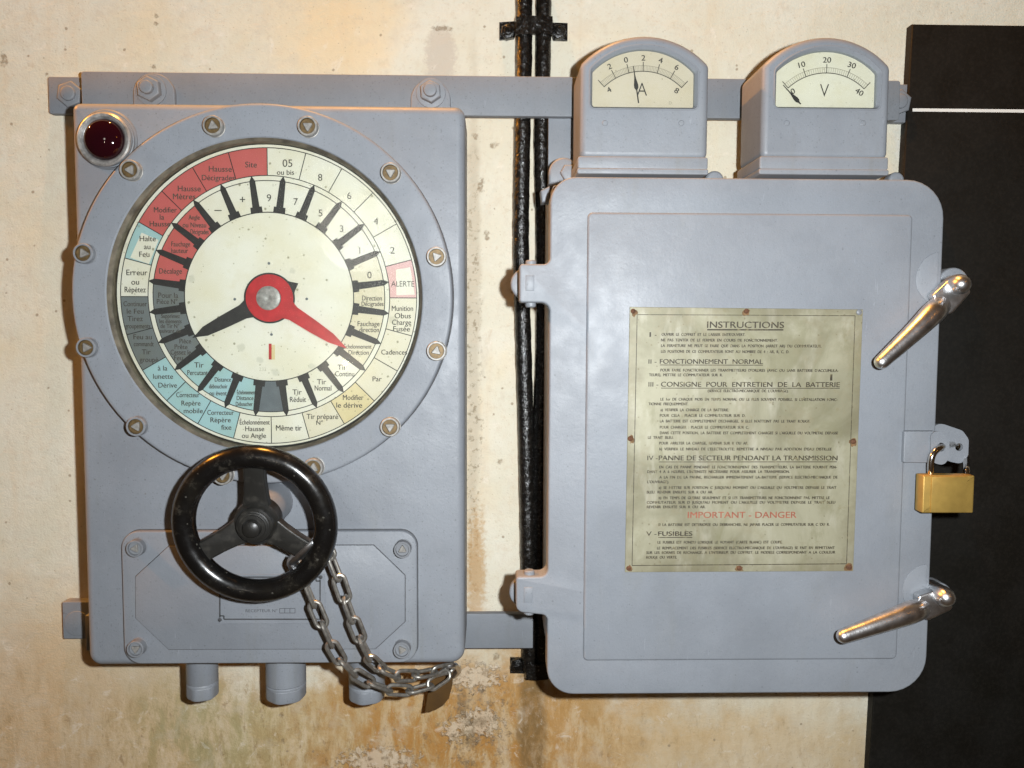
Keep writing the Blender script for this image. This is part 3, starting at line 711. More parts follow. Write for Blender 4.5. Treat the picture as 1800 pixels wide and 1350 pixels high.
# red signal lamp
hl = .1105; s = S(.118); cb_ = XZ(190, 246, HB); cf = XZ(182.5, 245, .122)
mb = MB()
for (q, prof) in ((cb_, [(51*s, HB-.001), (51*s, HB+.002), (48*s, HB+.0045), (46*s, HB+.0045)]),):
    lathe(mb, q, prof, 56)
mb.m = 0; cm = XZ(186, 245.5, .118); lathe(mb, cm, [(46.5*s, HB+.003), (46.5*s, HB+.0065), (45*s, HB+.007), (45*s, HB+.0085), (46*s, HB+.009), (46*s, HB+.011), (44*s, HB+.0125)], 56, cap=False)
lp = obj('signal_lamp', mb, [GREYD], rec)
mb = MB(); lathe(mb, cf, [(45.5*s, HB+.0118), (45*s, HB+.013), (42.5*s, HB+.0142), (38*s, HB+.0138), (35*s, HB+.012), (34.5*s, HB+.009)], 56, cap=False); obj('lamp_rim', mb, RIM, lp)
mb = MB(); r = 35*s; lathe(mb, cf, [(r*math.cos(a_), HB+.0105+r*.62*math.sin(a_)) for a_ in [pi/2*k/12 for k in range(12)]]+[(0, HB+.0105+r*.62)], 48, cap=False); obj('lamp_lens', mb, LENS, lp)

# cable glands below the box
def gland(px, rpx, y1):
    h = .072; s = S(h+.02); x = P(px, 1200, h).x; zt = ZB+.012; zb = P(px, y1, h+.018).z; r = rpx*s
    mb = MB(); mk = mb.mark(); bm = mb.bm
    def ringz(rad, z, seg=40, a0=0): return [bm.verts.new((x+rad*math.cos(a0+2*pi*k/seg), -h+rad*math.sin(a0+2*pi*k/seg), z)) for k in range(seg)]
    zm = P(px, y1-23, h+.018).z
    rs = [ringz(r, zt), ringz(r, zm+.004), ringz(r*.97, zm+.003), ringz(r*1.0, zm+.002), ringz(r*1.0, zm)]
    for p, q in zip(rs, rs[1:]): quads(bm, p, q)
    bm.faces.new(rs[-1]); mb.fin(mk); g = obj('cable_gland', mb, GREY, rec)
    mb = MB(); bm = mb.bm; mk = mb.mark()
    def hexz(k_, z): return [bm.verts.new((x+k_*r*(.965+.032*math.cos(6*(t_-.35)))*math.cos(t_), -h+k_*r*(.965+.032*math.cos(6*(t_-.35)))*math.sin(t_), z)) for t_ in [2*pi*q_/60 for q_ in range(60)]]
    rs = [hexz(.96, zm+.0005), hexz(1.0, zm-.001), hexz(1.0, zb+.003), hexz(.97, zb+.0012), hexz(.88, zb)]
    for p, q in zip(rs, rs[1:]): quads(bm, p, q)
    bm.faces.new(rs[-1]); bm.faces.new(rs[0][::-1]); mb.fin(mk); obj('gland_nut', mb, GREY, g, sharp=20)
gland(356, 28, 1237); gland(503, 36, 1239); gland(645, 33, 1241)

# handwheel on a shaft tilted slightly downwards
tl = math.radians(7.0); AX = Vector((0, -math.cos(tl), -math.sin(tl))); EZ = Vector((0, -math.sin(tl), math.cos(tl))); EX = Vector((1, 0, 0))
HR = .174; WC = P(448.5, 922, HR); s = S(HR); Ro = 145.5*s; rt = .0110; Rm = Ro-rt
def onwheel(verts):
    for v in verts:      # helper space: x, z in the wheel plane, -y along the axis
        q = v.co; v.co = WC+EX*q.x+EZ*q.z+AX*(-q.y)
whl = obj('handwheel', (lambda mb: (onwheel(lathe(mb, (0, 0), [(.021, -.020), (.022, -.010), (.0215, -.004), (.019, -.0015), (.0175, .001), (.0172, .004), (.0158, .0052)], 48)), mb)[1])(MB()), SPOKEB, rec)
mb = MB(); vv = tube(mb, [(Rm*math.cos(2*pi*k/96), 0, Rm*math.sin(2*pi*k/96)) for k in range(96)], rt, 28, closed=True); onwheel(vv); obj('rim', mb, BAKELITE, whl)
for k, ang in enumerate((88.5, 208.5, 330.5)):
    a_ = math.radians(ang); u = Vector((math.cos(a_), math.sin(a_))); v = Vector((-u.y, u.x)); mb = MB()
    q = [(.006, .0125), (.018, .0128), (.026, .0112), (.040, .0100), (.052, .0098), (.0605, .0105)]
    n0 = mb.mark()
    vv = prism(mb, [tuple(u*r+v*x) for r, x in q]+[tuple(u*r-v*x) for r, x in q[::-1]], -.012, -.003, .0022, 3)
    for z in vv:                                   # dished: rises towards the rim
        r = math.hypot(z.co.x, z.co.z); z.co.y -= max(0, r-.02)*.14
    onwheel(vv); obj('spoke', mb, SPOKEB, whl)
mb = MB(); onwheel(lathe(mb, (0, 0), [(.0150, .004), (.0150, .0062), (.0138, .0066), (.0138, .0078), (.0122, .0082), (.0118, .0092), (.0102, .0095)], 48)); obj('hub_washer', mb, SPOKEB, whl)
mb = MB(); onwheel(lathe(mb, (0, 0), [(.0088, .009), (.0088, .012), (.0076, .0146), (.005, .0163), (0, .0170)], 36, cap=False)); obj('hub_nut', mb, SPOKEB, whl)
mb = MB(); vv = lathe(mb, (0, 0), [(.0205, -.0665), (.0195, -.060), (.0190, -.022)], 48); onwheel(vv); obj('shaft_boss', mb, GREY, rec)

# ------------------------------------------------------------------ chain
ch = thing('steel_chain', 'zinc chain looped from the handwheel spoke down under the dial box', 'chain', P(790, 1176, .08))
Lk, Wk, rw = .0316, .0152, .00200
lm = MB(); st = []
for k in range(13): a_ = -pi/2+pi*k/12; st.append(((Lk-Wk)/2+(Wk/2-rw)*math.cos(a_), 0, (Wk/2-rw)*math.sin(a_)))
for k in range(13): a_ = pi/2+pi*k/12; st.append((-(Lk-Wk)/2+(Wk/2-rw)*math.cos(a_), 0, (Wk/2-rw)*math.sin(a_)))
tube(lm, st, rw, 10, closed=True)
link0 = obj('link', lm, ZINC, None); link0.parent = ch; first = [True]
def chain(pts):
    path = smooth([P(*q) for q in pts], 30); acc = 0; pitch_ = .0224; nxt = pitch_/2; k = 0
    for p, q in zip(path, path[1:]):
        L = (q-p).length
        while acc+L >= nxt:
            c = p.lerp(q, (nxt-acc)/L); t = (q-p).normalized(); tw = random.uniform(-.25, .25)+(0 if k % 2 == 0 else pi/2)
            yv = Vector((0, 1, 0)); yv = (yv-t*yv.dot(t)).normalized(); zv = t.cross(yv)
            y2 = yv*math.cos(tw)+zv*math.sin(tw); z2 = t.cross(y2)
            o = link0 if first[0] else link0.copy()
            if not first[0]: COL.objects.link(o); o.parent = ch
            first[0] = False
            m4 = Matrix((t, y2, z2)).transposed().to_4x4(); m4.translation = c-WORLD[ch.name]; o.matrix_basis = m4
            nxt += pitch_; k += 1
        acc += L
chain([(520, 990, .160), (541, 1036, .158), (571, 1106, .154), (598, 1158, .146), (634, 1190, .132), (680, 1210, .118), (730, 1212, .106), (768, 1197, .095), (793, 1176, .082)])
chain([(564, 942, .158), (589, 1000, .157), (618, 1083, .154), (646, 1148, .146), (670, 1174, .134), (702, 1187, .120), (742, 1185, .104), (800, 1172, .080)])
# clip round the spoke end
mb = MB(); A_, B_ = P(513, 990, .168), P(549, 955, .173)
tube(mb, smooth([A_+Vector((-.003, .012, -.004)), A_, A_.lerp(B_, .5)+Vector((0, -.003, 0)), B_, B_+Vector((.002, .012, .002))], 6), .0024, 10, flat=1.6)
tube(mb, smooth([P(517, 978, .164), P(512, 990, .166), P(522, 1004, .162), P(540, 1012, .152)], 6), .0042, 10)
obj('clip', mb, STEEL, ch)
# anchor tab hanging from the end of the chain, warm shade painted into its brown
mb = MB(); pts = [XZ(x, y, .055) for x, y in ((757, 1190), (797, 1172), (795, 1205), (789, 1228), (778, 1241), (764, 1249), (747, 1252), (751, 1225))]
prism(mb, pts, .0525, .0555, .0006, 2); obj('anchor_tab', mb, TAB_SHADE, ch, label='anchor plate painted in brown shade')
mb = MB(); tube(mb, smooth([P(775, 1184, .075), P(786, 1172, .085), P(800, 1170, .08), P(806, 1180, .06), P(790, 1192, .05)], 6), .0032, 10); obj('shackle', mb, STEEL, ch)

# ------------------------------------------------------------------ cabinet
HDR = .165; XLd = (P(971, 380, HDR).x+P(958, 1150, HDR).x)/2; XRd = (P(1658.5, 430, HDR).x+P(1630, 1130, HDR).x)/2
ZTd = P(1300, 313, HDR).z; ZBd = P(1300, 1219, HDR).z
cab = thing('switch_cabinet', 'grey steel cabinet with an instruction plate on its door, right of the dial box', 'cabinet', P(1300, 1219, .03))
mb = MB(); prism(mb, rrect(XLd+.004, ZBd+.004, XRd-.006, ZTd-.0035, (.022, .022, .022, .003)), .022, .1390, .001); body = obj('body', mb, GREY, cab)
mb = MB(); prism(mb, [XZ(950, 336, .10), XZ(966, 328, .10), XZ(966, 356, .10), XZ(952, 357, .10)], .085, .105, .002); obj('stop_lug', mb, GREY, body)
# door with two hinge knuckles, cut around the pins
def zz(y): return P(940, y, HDR).z
xh = P(913, 500, HDR).x; xh2 = P(907, 1045, HDR).x
R_ = .024
pts = [(XLd, ZTd), (XLd, zz(464)), (xh, zz(464)), (xh, zz(532)), (XLd, zz(532)), (XLd, zz(1014)), (xh2, zz(1014)), (xh2, zz(1076)), (XLd, zz(1082)), (XLd, ZBd), (XRd, ZBd), (XRd, ZTd)]
rd = [.024, .006, .003, .003, .008, .008, .003, .008, .006, .026, .036, .036]
mb = MB(); prism(mb, round_poly(pts, rd, 8), .1415, HDR, .0020, 4); door = obj('door', mb, GREY, cab, sharp=50)
mb = MB(); X0, Z0, X1, Z1 = rect(1028.5, 375.5, 1589, 1159, HDR)
prism(mb, rrect(X0, Z0, X1, Z1, .005), HDR-.001, HDR+.0026, .0024, 4); obj('raised_panel', mb, GREY, door)
for yc, xc, x0 in ((497, 933, 912), (1045, 930, 906)):
    # hinge: square knuckle window, pin heads, half-round leaf behind
    mb = MB(); X0, Z0, X1, Z1 = rect(xc-9, yc-13, xc+6, yc+14, HDR); prism(mb, [(X0, Z0), (X1, Z0), (X1, Z1), (X0, Z1)], HDR-.002, HDR+.0012, .0006, 2); hg = obj('hinge_knuckle', mb, GREY, cab)
    mb = MB(); c = XZ(xc-7, yc+1, .148); r = 28*S(.148); prism(mb, circ(c[0], c[1], r, 40), .1330, .1405, .002)
    obj('hinge_leaf', mb, GREY, hg)
    c = P(xc, yc, .1550)
    for sg in (1, -1):
        mb = MB(); z0 = zz(464 if yc < 700 else 1014) if sg > 0 else zz(532 if yc < 700 else 1078); mk = mb.mark(); bm = mb.bm
        rs = [[bm.verts.new((c.x+rr*math.cos(2*pi*k/20), -.1555+rr*math.sin(2*pi*k/20), z0+sg*dz)) for k in range(20)] for rr, dz in ((.0052, -.004), (.0052, .003), (.0042, .0042))]
        for p, q in zip(rs, rs[1:]): quads(bm, p, q)
        bm.faces.new(rs[-1]); mb.fin(mk); obj('pin_head', mb, GREY, hg)
# strap and lugs
mb = MB(); X0, Z0, X1, Z1 = rect(964, 196, 1040, 330, .030); prism(mb, rrect(X0, Z0, X1, Z1, .001), .020, .0265, .0006); e = obj('mounting_strap', mb, GREY, cab)
for cx, cy, r in ((991, 303, 26), (1257, 316, 16), (1577, 316, 14)):
    hh = .06 if cx < 1100 else .10
    mb = MB(); c = XZ(cx, cy, hh); rr = r*S(hh); pts = [(c[0]+rr*math.cos(a_), c[1]+rr*math.sin(a_)) for a_ in [pi*k/20 for k in range(21)]]+[(c[0]-rr, c[1]-.012), (c[0]+rr, c[1]-.012)]
    prism(mb, pts, hh-.012, hh, .003, 4); lg = obj('mounting_lug', mb, GREY, cab)
mb = MB(); c = XZ(1000, 303, .066); prism(mb, circ(c[0], c[1], .009, 6), .06, .067, .0015); obj('nut', mb, GREY, cab)

# instruction plate
HPl = HDR+.0034; mb = MB(); s = S(HPl)
pts = [XZ(1107, 539.5, HPl), XZ(1517, 544, HPl), XZ(1500, 1004, HPl), XZ(1098.5, 1006, HPl)]
prism(mb, pts, HDR+.0024, HPl, .0003, 1)
hq = HPl+.00012; mb.m = 1
for a_, b_, wd in (((1120, 553), (1503, 555), 1.1), ((1503, 555), (1488, 991), 1.1), ((1488, 991), (1111, 994), 1.4), ((1111, 994), (1120, 553), 1.2),
                   ((1243, 579.5), (1377, 579.8), 2.6), ((1160, 641.5), (1341, 642), 1.3), ((1162, 682.2), (1476, 682.6), 1.3), ((1158, 812), (1471, 811.8), 1.3), ((1157, 944.6), (1217, 944.6), 1.5), ((1461, 658), (1461, 669), 4.2)):
    bar_sheet(mb, XZ(*a_, HPl), XZ(*b_, HPl), wd*s, hq)
def pl(x0, x1, y, cap, st, bold=.0, col=1):
    mb.m = col; a_ = P(x0, y, HPl); b_ = P(x1, y, HPl)
    text(mb, st, ((a_.x+b_.x)/2, (a_.z+b_.z)/2), hq, cap*s, width=(b_.x-a_.x), dup=(.35+bold*25)*s)
pl(1243, 1378, 571, 11, 'INSTRUCTIONS', .012); pl(1142, 1144, 588, 8, 'I', .02); pl(1151, 1154, 588, 8, '-')
pl(1140, 1154, 635.5, 7.5, 'II -'); pl(1160, 1341, 635.5, 8.2, 'FONCTIONNEMENT  NORMAL', .012)
pl(1140, 1157, 675.5, 8, 'III -'); pl(1162, 1476, 675.8, 8.6, 'CONSIGNE  POUR  ENTRETIEN  DE  LA  BATTERIE', .012)
pl(1138, 1156, 805, 8, 'IV -'); pl(1158, 1472, 805, 8.4, 'PANNE DE SECTEUR PENDANT LA TRANSMISSION', .012)
pl(1136, 1154, 938, 8, 'V -'); pl(1157, 1217, 938, 8, 'FUSIBLES', .02)
for q in ((1163, 1310, 588, "OUVRIR LE COFFRET ET LE LAISSER ENTR'OUVERT."), (1162, 1367, 598, 'NE PAS TENTER DE LE FERMER EN COURS DE FONCTIONNEMENT.'),
          (1162, 1444, 608, 'LA FERMETURE NE PEUT SE FAIRE QUE DANS LA POSITION (ARRET AR) DU COMMUTATEUR.'), (1162, 1387, 618, 'LES POSITIONS DE CE COMMUTATEUR SONT AU NOMBRE DE 4 : AR, R, C, D.'),
          (1161, 1474, 651, "POUR FAIRE FONCTIONNER LES TRANSMETTEURS D'ORDRES (AVEC OU SANS BATTERIE D'ACCUMULA-"), (1141, 1270, 659, 'TEURS), METTRE LE COMMUTATEUR SUR R.'),
          (1244, 1386, 687, "(SERVICE ELECTRO-MECANIQUE DE L'OUVRAGE)."),
          (1161, 1472, 702, "LE 1er DE CHAQUE MOIS EN TEMPS NORMAL OU LE PLUS SOUVENT POSSIBLE, SI L'INSTALLATION FONC-"), (1140, 1210, 710, 'TIONNE FREQUEMMENT.'),
          (1161, 1281, 720.5, 'a) VERIFIER LA CHARGE DE LA BATTERIE.'), (1160, 1310, 730.3, 'POUR CELA : PLACER LE COMMUTATEUR SUR D.'), (1160, 1424, 740.3, "LA BATTERIE EST COMPLETEMENT DECHARGEE, SI ELLE N'ATTEINT PAS LE TRAIT ROUGE."),
          (1160, 1316, 751, 'POUR CHARGER : PLACER LE COMMUTATEUR SUR C.'), (1160, 1473, 761, "DANS CETTE POSITION, LA BATTERIE EST COMPLETEMENT CHARGEE SI L'AIGUILLE DU VOLTMETRE DEPASSE"), (1139, 1184, 769, 'LE TRAIT BLEU.'),
          (1159, 1315, 779, 'POUR ARRETER LA CHARGE, REVENIR SUR R OU AR.'), (1159, 1462, 789.3, "b) VERIFIER LE NIVEAU DE L'ELECTROLYTE; REMETTRE A NIVEAU PAR ADDITION D'EAU DISTILLEE"),
          (1159, 1471, 821, 'EN CAS DE PANNE PENDANT LE FONCTIONNEMENT DES TRANSMETTEURS, LA BATTERIE FOURNIT PEN-'), (1138, 1388, 829, "DANT 4 A 6 HEURES, L'INTENSITE NECESSAIRE POUR ASSURER LA TRANSMISSION."),
          (1159, 1472, 838.8, 'A LA FIN DE LA PANNE, RECHARGER IMMEDIATEMENT LA BATTERIE (SERVICE ELECTRO-MECANIQUE DE'), (1138, 1176, 847, "L'OUVRAGE)."),
          (1158, 1470, 857, "a) SE METTRE SUR POSITION C JUSQU'AU MOMENT OU L'AIGUILLE DU VOLTMETRE DEPASSE LE TRAIT"), (1137, 1253, 865, 'BLEU. REVENIR ENSUITE SUR R OU AR.'),
          (1158, 1458, 875, 'b) EN TEMPS DE GUERRE SEULEMENT ET SI LES TRANSMETTEURS NE FONCTIONNENT PAS, METTRE LE'), (1137, 1468, 883, "COMMUTATEUR  SUR  D  JUSQU'AU  MOMENT  OU  L'AIGUILLE  DU  VOLTMETRE  DEPASSE  LE  TRAIT  BLEU"), (1137, 1240, 891, 'REVENIR  ENSUITE  SUR  R  OU AR.'),
          (1157, 1458, 922, 'SI LA BATTERIE EST DETERIOREE OU DEBRANCHEE, NE JAMAIS PLACER LE COMMUTATEUR SUR C OU R.'),
          (1156, 1375, 953, 'LE FUSIBLE EST FONDU LORSQUE LE VOYANT (CARTE BLANC) EST COUPE.'), (1155, 1467, 963, "LE REMPLACEMENT DES FUSIBLES (SERVICE ELECTRO-MECANIQUE DE L'OUVRAGE) SE FAIT EN REMETTANT"),
          (1136, 1468, 971, "SUR LES BORNES DE RECHANGE, A L'INTERIEUR DU COFFRET, LE MODELE CORRESPONDANT A LA COULEUR"), (1136, 1190, 979.5, 'ROUGE OU VERTE.')):
    pl(q[0], q[1], q[2], 4.8, q[3].replace('  ', ' ').replace(' ', '  '), .010)
pl(1209, 1400, 905, 11, 'IMPORTANT - DANGER', .004, 2)
ip = obj('instruction_plate', mb, [PLATE, PLPRINT, REDTXT], cab)
for px, py in ((1113, 547), (1312, 547), (1510, 549), (1108, 771), (1500, 776), (1105, 999), (1299.5, 998.5), (1492.5, 997)):
    mb = MB(); q = XZ(px, py, HPl); r = random.uniform(4.2, 5.4)*s
    if px != 1510:
        mb.m = 1; jag = [(q[0]+math.cos(t_)*r*random.uniform(1.1, 2.0), q[1]+math.sin(t_)*r*random.uniform(1.1, 2.0)-r*.4) for t_ in [2*pi*k/14 for k in range(14)]]
        X_ = [XZ(1107, 539.5, HPl), XZ(1517, 544, HPl), XZ(1500, 1004, HPl), XZ(1098.5, 1006, HPl)]
        jag = [(min(max(x_, min(X_[0][0], X_[3][0])+.0035), X_[2][0]-.001), min(max(z_, X_[3][1]+.001), X_[0][1]-.001)) for x_, z_ in jag]
        sheet(mb, jag, HPl+.00006); mb.m = 0
    lathe(mb, q, [(r, HPl-.0002), (r*.9, HPl+.0008), (r*.5, HPl+.0014), (0, HPl+.0016)], 16, cap=False); obj('rivet', mb, [RUST if px != 1510 else GREYW, RUSTST], ip)

# latch handles
def latch(c0, knob, bend, mid, end, wide):
    mb = MB(); c = XZ(*c0, HDR); r = 48*S(HDR)
    pts = [q for q in circ(c[0], c[1], r, 72) if q[0] <= XRd-.0015]
    pts.sort(key=lambda q: math.atan2(q[1]-c[1], c[0]-q[0]))
    prism(mb, pts, HDR-.001, HDR+.0006, .0005, 2); lt = obj('latch', mb, GREY, cab)
    mb = MB(); k = XZ(knob[0]-16, knob[1]-2, .1550); prism(mb, circ(k[0], k[1], 27*S(.1550), 40), .1425, .1610, .002); obj('pivot_lug', mb, GREY, lt)
    mb = MB(); kp = P(*knob, .1810); r = 18.5*S(.1810)
    lathe(mb, (kp.x, kp.z), [(r*.92, .1550), (r*.95, .1730), (r, .1770), (r*.96, .1830), (r*.78, .1875), (r*.45, .1905), (0, .1918)], 36, cap=False); obj('pivot_pin', mb, STEEL, lt)
    # flat neck between the pivot and the grip
    a_ = Vector(XZ(knob[0]-3, knob[1]+5, .1750)); b_ = Vector(XZ(*bend, .1750)); u = (b_-a_).normalized(); v = Vector((-u.y, u.x))
    mb = MB(); w0, w1 = 22*S(.1750), 25*S(.1750)
    prism(mb, round_poly([tuple(a_-u*.006+v*w0), tuple(b_+v*w1), tuple(b_-v*w1), tuple(a_-u*.006-v*w0)], .004), .1675, .1775, .0018, 3)
    obj('neck', mb, STEEL, lt)
    mb = MB(); path = smooth([P(*bend, .1730), P(bend[0]*.72+mid[0]*.28, bend[1]*.72+mid[1]*.28, .1860), P(*mid, .1920), P(*end, .1960)], 12)
    n = len(path); rad = []
    for i in range(n):
        t = i/(n-1); rr = (19+1.5*math.sin(t*pi)-6.0*max(0, (t-.35)/.65))*S(.1900)
        rad.append(rr)
    e = path[-1]; dr = (path[-1]-path[-2]).normalized(); r0 = rad[-1]
    for k in range(1, 7): a2 = k/6*pi/2*.98; path.append(e+dr*(r0*math.sin(a2))); rad.append(r0*math.cos(a2))
    tube(mb, path, rad, 24); obj('handle', mb, STEEL, lt, sharp=60)
latch((1657, 490), (1687, 500), (1652, 538), (1608, 582), (1550, 636), 1)
latch((1632, 1037), (1660, 1049), (1618, 1070), (1558, 1092), (1483, 1118), 1)

# hasp
mb = MB(); X0, Z0, X1, Z1 = rect(1585, 757, 1641, 812, HDR+.003); prism(mb, rrect(X0, Z0, X1, Z1, .0015), HDR-.001, HDR+.0075, .0009, 2); hs = obj('hasp', mb, GREY, cab)
def lug(pts_px, hole, h0, h1, r):
    mb = MB(); N = 96; out = resample(round_poly([XZ(x, y, h1) for x, y in pts_px], r), N)
    if area(out) < 0: out = out[::-1]
    hc_ = XZ(*hole, h1); rr = hole_r*S(h1); 
    O_ = Vector(hc_); inn = [tuple(O_+(Vector(q)-O_).normalized()*rr) for q in out]
    bm = mb.bm; mk = mb.mark()
    R4 = [[bm.verts.new(v3(x, z, hh)) for x, z in q] for q, hh in ((out, h0), (out, h1), (inn, h1), (inn, h0))]
    for i in range(4): quads(bm, R4[i], R4[(i+1) % 4])
    mb.fin(mk); obj('hasp_eye', mb, GREY, hs)
hole_r = 8
lug([(1636, 757), (1654, 759), (1669, 775), (1669, 803), (1660, 818), (1645, 815), (1636, 808)], (1654, 786), .1712, .1742, .006)
hole_r = 7
lug([(1638, 743), (1660, 746), (1692, 757), (1703, 772), (1702, 800), (1692, 816), (1672, 812), (1640, 800)], (1686, 786), .1490, .1530, .008)

# ------------------------------------------------------------------ padlock
pk = thing('padlock', 'small brass padlock hanging from the hasp at the cabinet door edge', 'padlock', P(1666, 902, .1500))
hp0, hp1 = .1735, .1865; X0, Z0, X1, Z1 = rect(1622, 836, 1712.5, 902, hp1)
mb = MB(); prism(mb, round_poly([(X0, Z0), (X1, Z0), (X1, Z1), (X0, Z1)], .0012, 3), hp0, hp1, .0015, 3)
bd = obj('body', mb, PADBRASS, pk)
mb = MB(); xa, xb = X0+.0075, X1-.0075; prism(mb, [(xa, Z0+.0009), (xb, Z0+.0009), (xb, Z1-.0009), (xa, Z1-.0009)], hp1-.001, hp1+.0011, .0010, 2); obj('face', mb, PADBRASS, bd)
mb = MB(); tube(mb, smooth([P(1636, 846, .1775), P(1636, 815, .1800), P(1641, 797, .1800), P(1652, 787, .1765), P(1664, 783, .1640), P(1678, 781, .1480), P(1690, 787, .1440), P(1698, 803, .1470), P(1699, 814, .158), P(1699, 825, .171), P(1699, 846, .1775)], 8), 5.8*S(.175), 14); obj('shackle', mb, CHROME, pk)

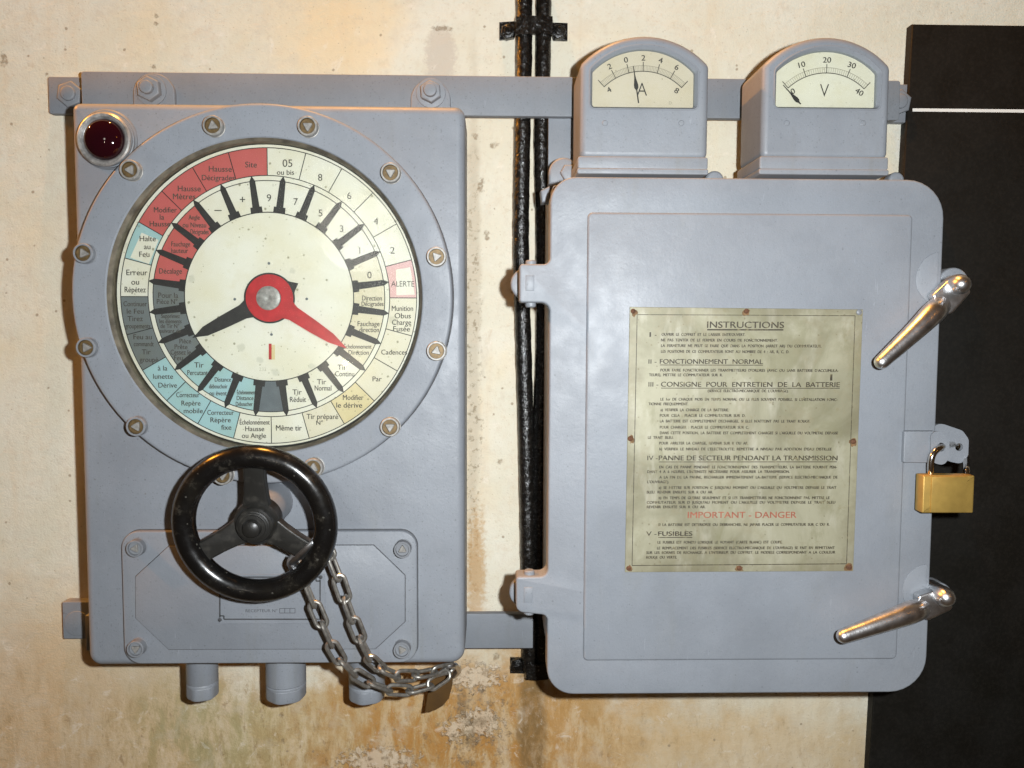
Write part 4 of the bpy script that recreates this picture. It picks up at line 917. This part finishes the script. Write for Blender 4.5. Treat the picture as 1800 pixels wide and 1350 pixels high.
# ------------------------------------------------------------------ meters
def arch(w, R, r, zbot, ztop, rb, n=14):
    """loop from the apex clockwise seen from the front: circular head of radius R, shoulders rounded by r"""
    zc = ztop-R; kx = w-r; kz = zc+math.sqrt((R-r)**2-kx**2); th = math.atan2(kz-zc, kx)
    right = []
    for k in range(n+1): a_ = pi/2+(th-pi/2)*k/n; right.append((R*math.cos(a_), zc+R*math.sin(a_)))
    for k in range(1, n+1): a_ = th*(1-k/n); right.append((kx+r*math.cos(a_), kz+r*math.sin(a_)))
    for k in range(7): a_ = -pi/2*k/6; right.append((w-rb+rb*math.cos(a_), zbot+rb+rb*math.sin(a_)))
    return right+[(-x, z) for x, z in right[::-1]][:-1]
HM = .130
def meter(name, label, cx, wl, ytop, ybot, base, win, unit, labels, minor, ang, needle_a, arc_c, arcr, seed):
    s = S(HM); c = P(cx, (ytop+ybot)/2, HM); xc = c.x
    def zt(y): return P(cx, y, HM).z
    t = thing(name, label, 'meter', P(cx, 308, .08), 'meters on top of the cabinet')
    N = 240
    out = arch(wl*s, 151*s, 16*s, 0, zt(ytop)-zt(ybot), .0068); out = [(x+xc, z+zt(ybot)) for x, z in out]
    wx0, wx1, wy0, wy1 = win; wxc = P((wx0+wx1)/2, 130, HM).x; ww = (wx1-wx0)/2*s
    inn = arch(ww, 126*s, 12*s, 0, zt(wy0)-zt(wy1), .0045); inn = [(x+wxc, z+zt(wy1)) for x, z in inn]
    mb = MB(); bm = mb.bm; mk = mb.mark()
    def ring(q, h): return [bm.verts.new(v3(x, z, h)) for x, z in q]
    def insc(q, d): return inset(q, -d)       # loops run clockwise
    b = .006; rs = [ring(insc(out, -.0030), .062), ring(insc(out, -.0020), HM-.02)]
    rs = [ring(out, .062), ring(out, HM-b)]
    for k in range(1, 6): a_ = k/5*pi/2; rs.append(ring(insc(out, b*(1-math.cos(a_))), HM-b+b*math.sin(a_)))
    rs.append(ring(insc(out, b+.0005), HM+.00001)); rs.append(ring(insc(inn, -.0016), HM)); rs.append(ring(insc(inn, -.0012), HM+.0006)); rs.append(ring(insc(inn, -.0004), HM+.0006)); rs.append(ring(inn, HM-.0002))
    rs.append(ring(insc(inn, .0022), HM-.0045)); rs.append(ring(insc(inn, .0024), HM-.0085))
    for p, q in zip(rs, rs[1:]): quads(bm, p, q)
    bm.faces.new(rs[0]); mb.fin(mk)
    hs_ = obj('housing', mb, GREY, t, sharp=38)
    # plinth, in two steps
    mb = MB(); x0, x1, y0, y1 = base; h2 = HM+.0035; X0, Z0, X1, Z1 = rect(x0, y0, x1, y1, h2)
    prism(mb, rrect(X0, Z0+.005, X1, Z1, .0025), .060, h2, .0015, 3); prism(mb, rrect(X0-.0006, Z0, X1+.0004, Z0+.0056, .002), .0595, h2+.0010, .0012, 3); obj('plinth', mb, GREY, t)
    for px in (cx-70, cx+64):
        mb = MB(); q = XZ(px, 216.5, HM); lathe(mb, q, [(5.2*s, HM-.0005), (5.2*s, HM+.0002), (4*s, HM+.0008), (0, HM+.0009)], 20, cap=False); obj('screw', mb, GREY, t)
    # scale
    hd = HM-.0080; s = S(hd); mb = MB(); big = insc(inn, -.001); prism(mb, big, hd-.001, hd, 0)
    hq = hd+.00015; C0 = XZ(arc_c[0], arc_c[1], hd); mb.m = 1
    A = math.radians(ang); r0, r1 = arcr; ring_sheet(mb, C0, (r0-.7)*s, (r0+.7)*s, hq, -A, A, 60)
    def tick(a_, ra, rb_, wd): u = Vector((math.sin(a_), math.cos(a_))); O = Vector(C0); bar_sheet(mb, O+u*(ra*s), O+u*(rb_*s), wd*s, hq+.00005)
    n = len(labels)-1
    for i, st_ in enumerate(labels):
        a_ = -A+2*A*i/n; tick(a_, r0-.5, r1+6, 1.3)
        edge = i in (0, n)
        rr = r0-9.5 if edge else r1+13; aa = a_*(.965 if edge else 1.0); u = Vector((math.sin(aa), math.cos(aa))); O = Vector(C0)+u*(rr*s)
        text(mb, st_, (O.x, O.y), hq+.0001, 9.0*s, rot=-a_*.72, wide=1.15, dup=.35*s)
    mb.m = 2; ring_sheet(mb, C0, (r1-.4)*s, (r1+.4)*s, hq, -A, A, 60)
    for i in range(n*minor+1): tick(-A+2*A*i/(n*minor), r0, r1, .62)
    mb.m = 1; text(mb, unit, XZ(unit_at[unit][0], unit_at[unit][1], hd), hq+.0001, 22*s, wide=.86, bold=-.012)
    if unit == 'A': mb.m = 2; text(mb, 'D.', XZ(1179, 181, hd), hq, 5*s)
    obj('scale', mb, [SCALE[seed], BLACK, flatmat('fine_ticks', (.24, .22, .17), .6)], t)
    hn = hd+.0022; s = S(hn); C1 = XZ(arc_c[0], arc_c[1], hn); a_ = math.radians(needle_a); u = Vector((math.sin(a_), math.cos(a_))); v = Vector((u.y, -u.x)); O = Vector(C1)
    r_in = 44 if unit == 'A' else 62
    q = [(r_in, 1.0), (66, .9), (70, 3.4), (75, 3.6), (86, 1.4), (92, .8), (107, .5)]; q = [z for z in q if z[0] >= r_in]
    mb = MB(); prism(mb, [tuple(O+u*(r*s)+v*(x*s)) for r, x in q]+[tuple(O+u*(r*s)-v*(x*s)) for r, x in q[::-1]], hn-.0004, hn, 0); obj('needle', mb, BLACK, t)
    mb = MB(); prism(mb, insc(inn, .0012), HM-.0042, HM-.0032, 0); obj('glass', mb, GLASS, t)
unit_at = {'A': (1128.5, 157), 'V': (1449, 159)}
SCALE = [enamel('ammeter_scale_card', (.50, .44, .345), .7), enamel('voltmeter_scale_card', (.60, .575, .475), .8)]
meter('ammeter', 'left meter on the cabinet, cream scale marked A with its needle just past zero', 1133.5, 111.5, 61.5, 279, (1015.5, 1244.5, 275, 306.5), (1040, 1225.5, 80.5, 190.5), 'A',
      ('4', '2', '0', '2', '4', '6', '8'), 10, 43.7, -9.0, (1129, 226), (97, 106.5), 0)
meter('voltmeter', 'right meter on the cabinet, whitish scale marked V with its needle resting at zero', 1453.0, 112.0, 63.5, 279, (1335, 1561.5, 275, 307.5), (1364, 1548, 82.5, 190.5), 'V',
      ('0', '10', '20', '30', '40'), 10, 43.0, -44.5, (1450, 229), (97.5, 106.5), 1)
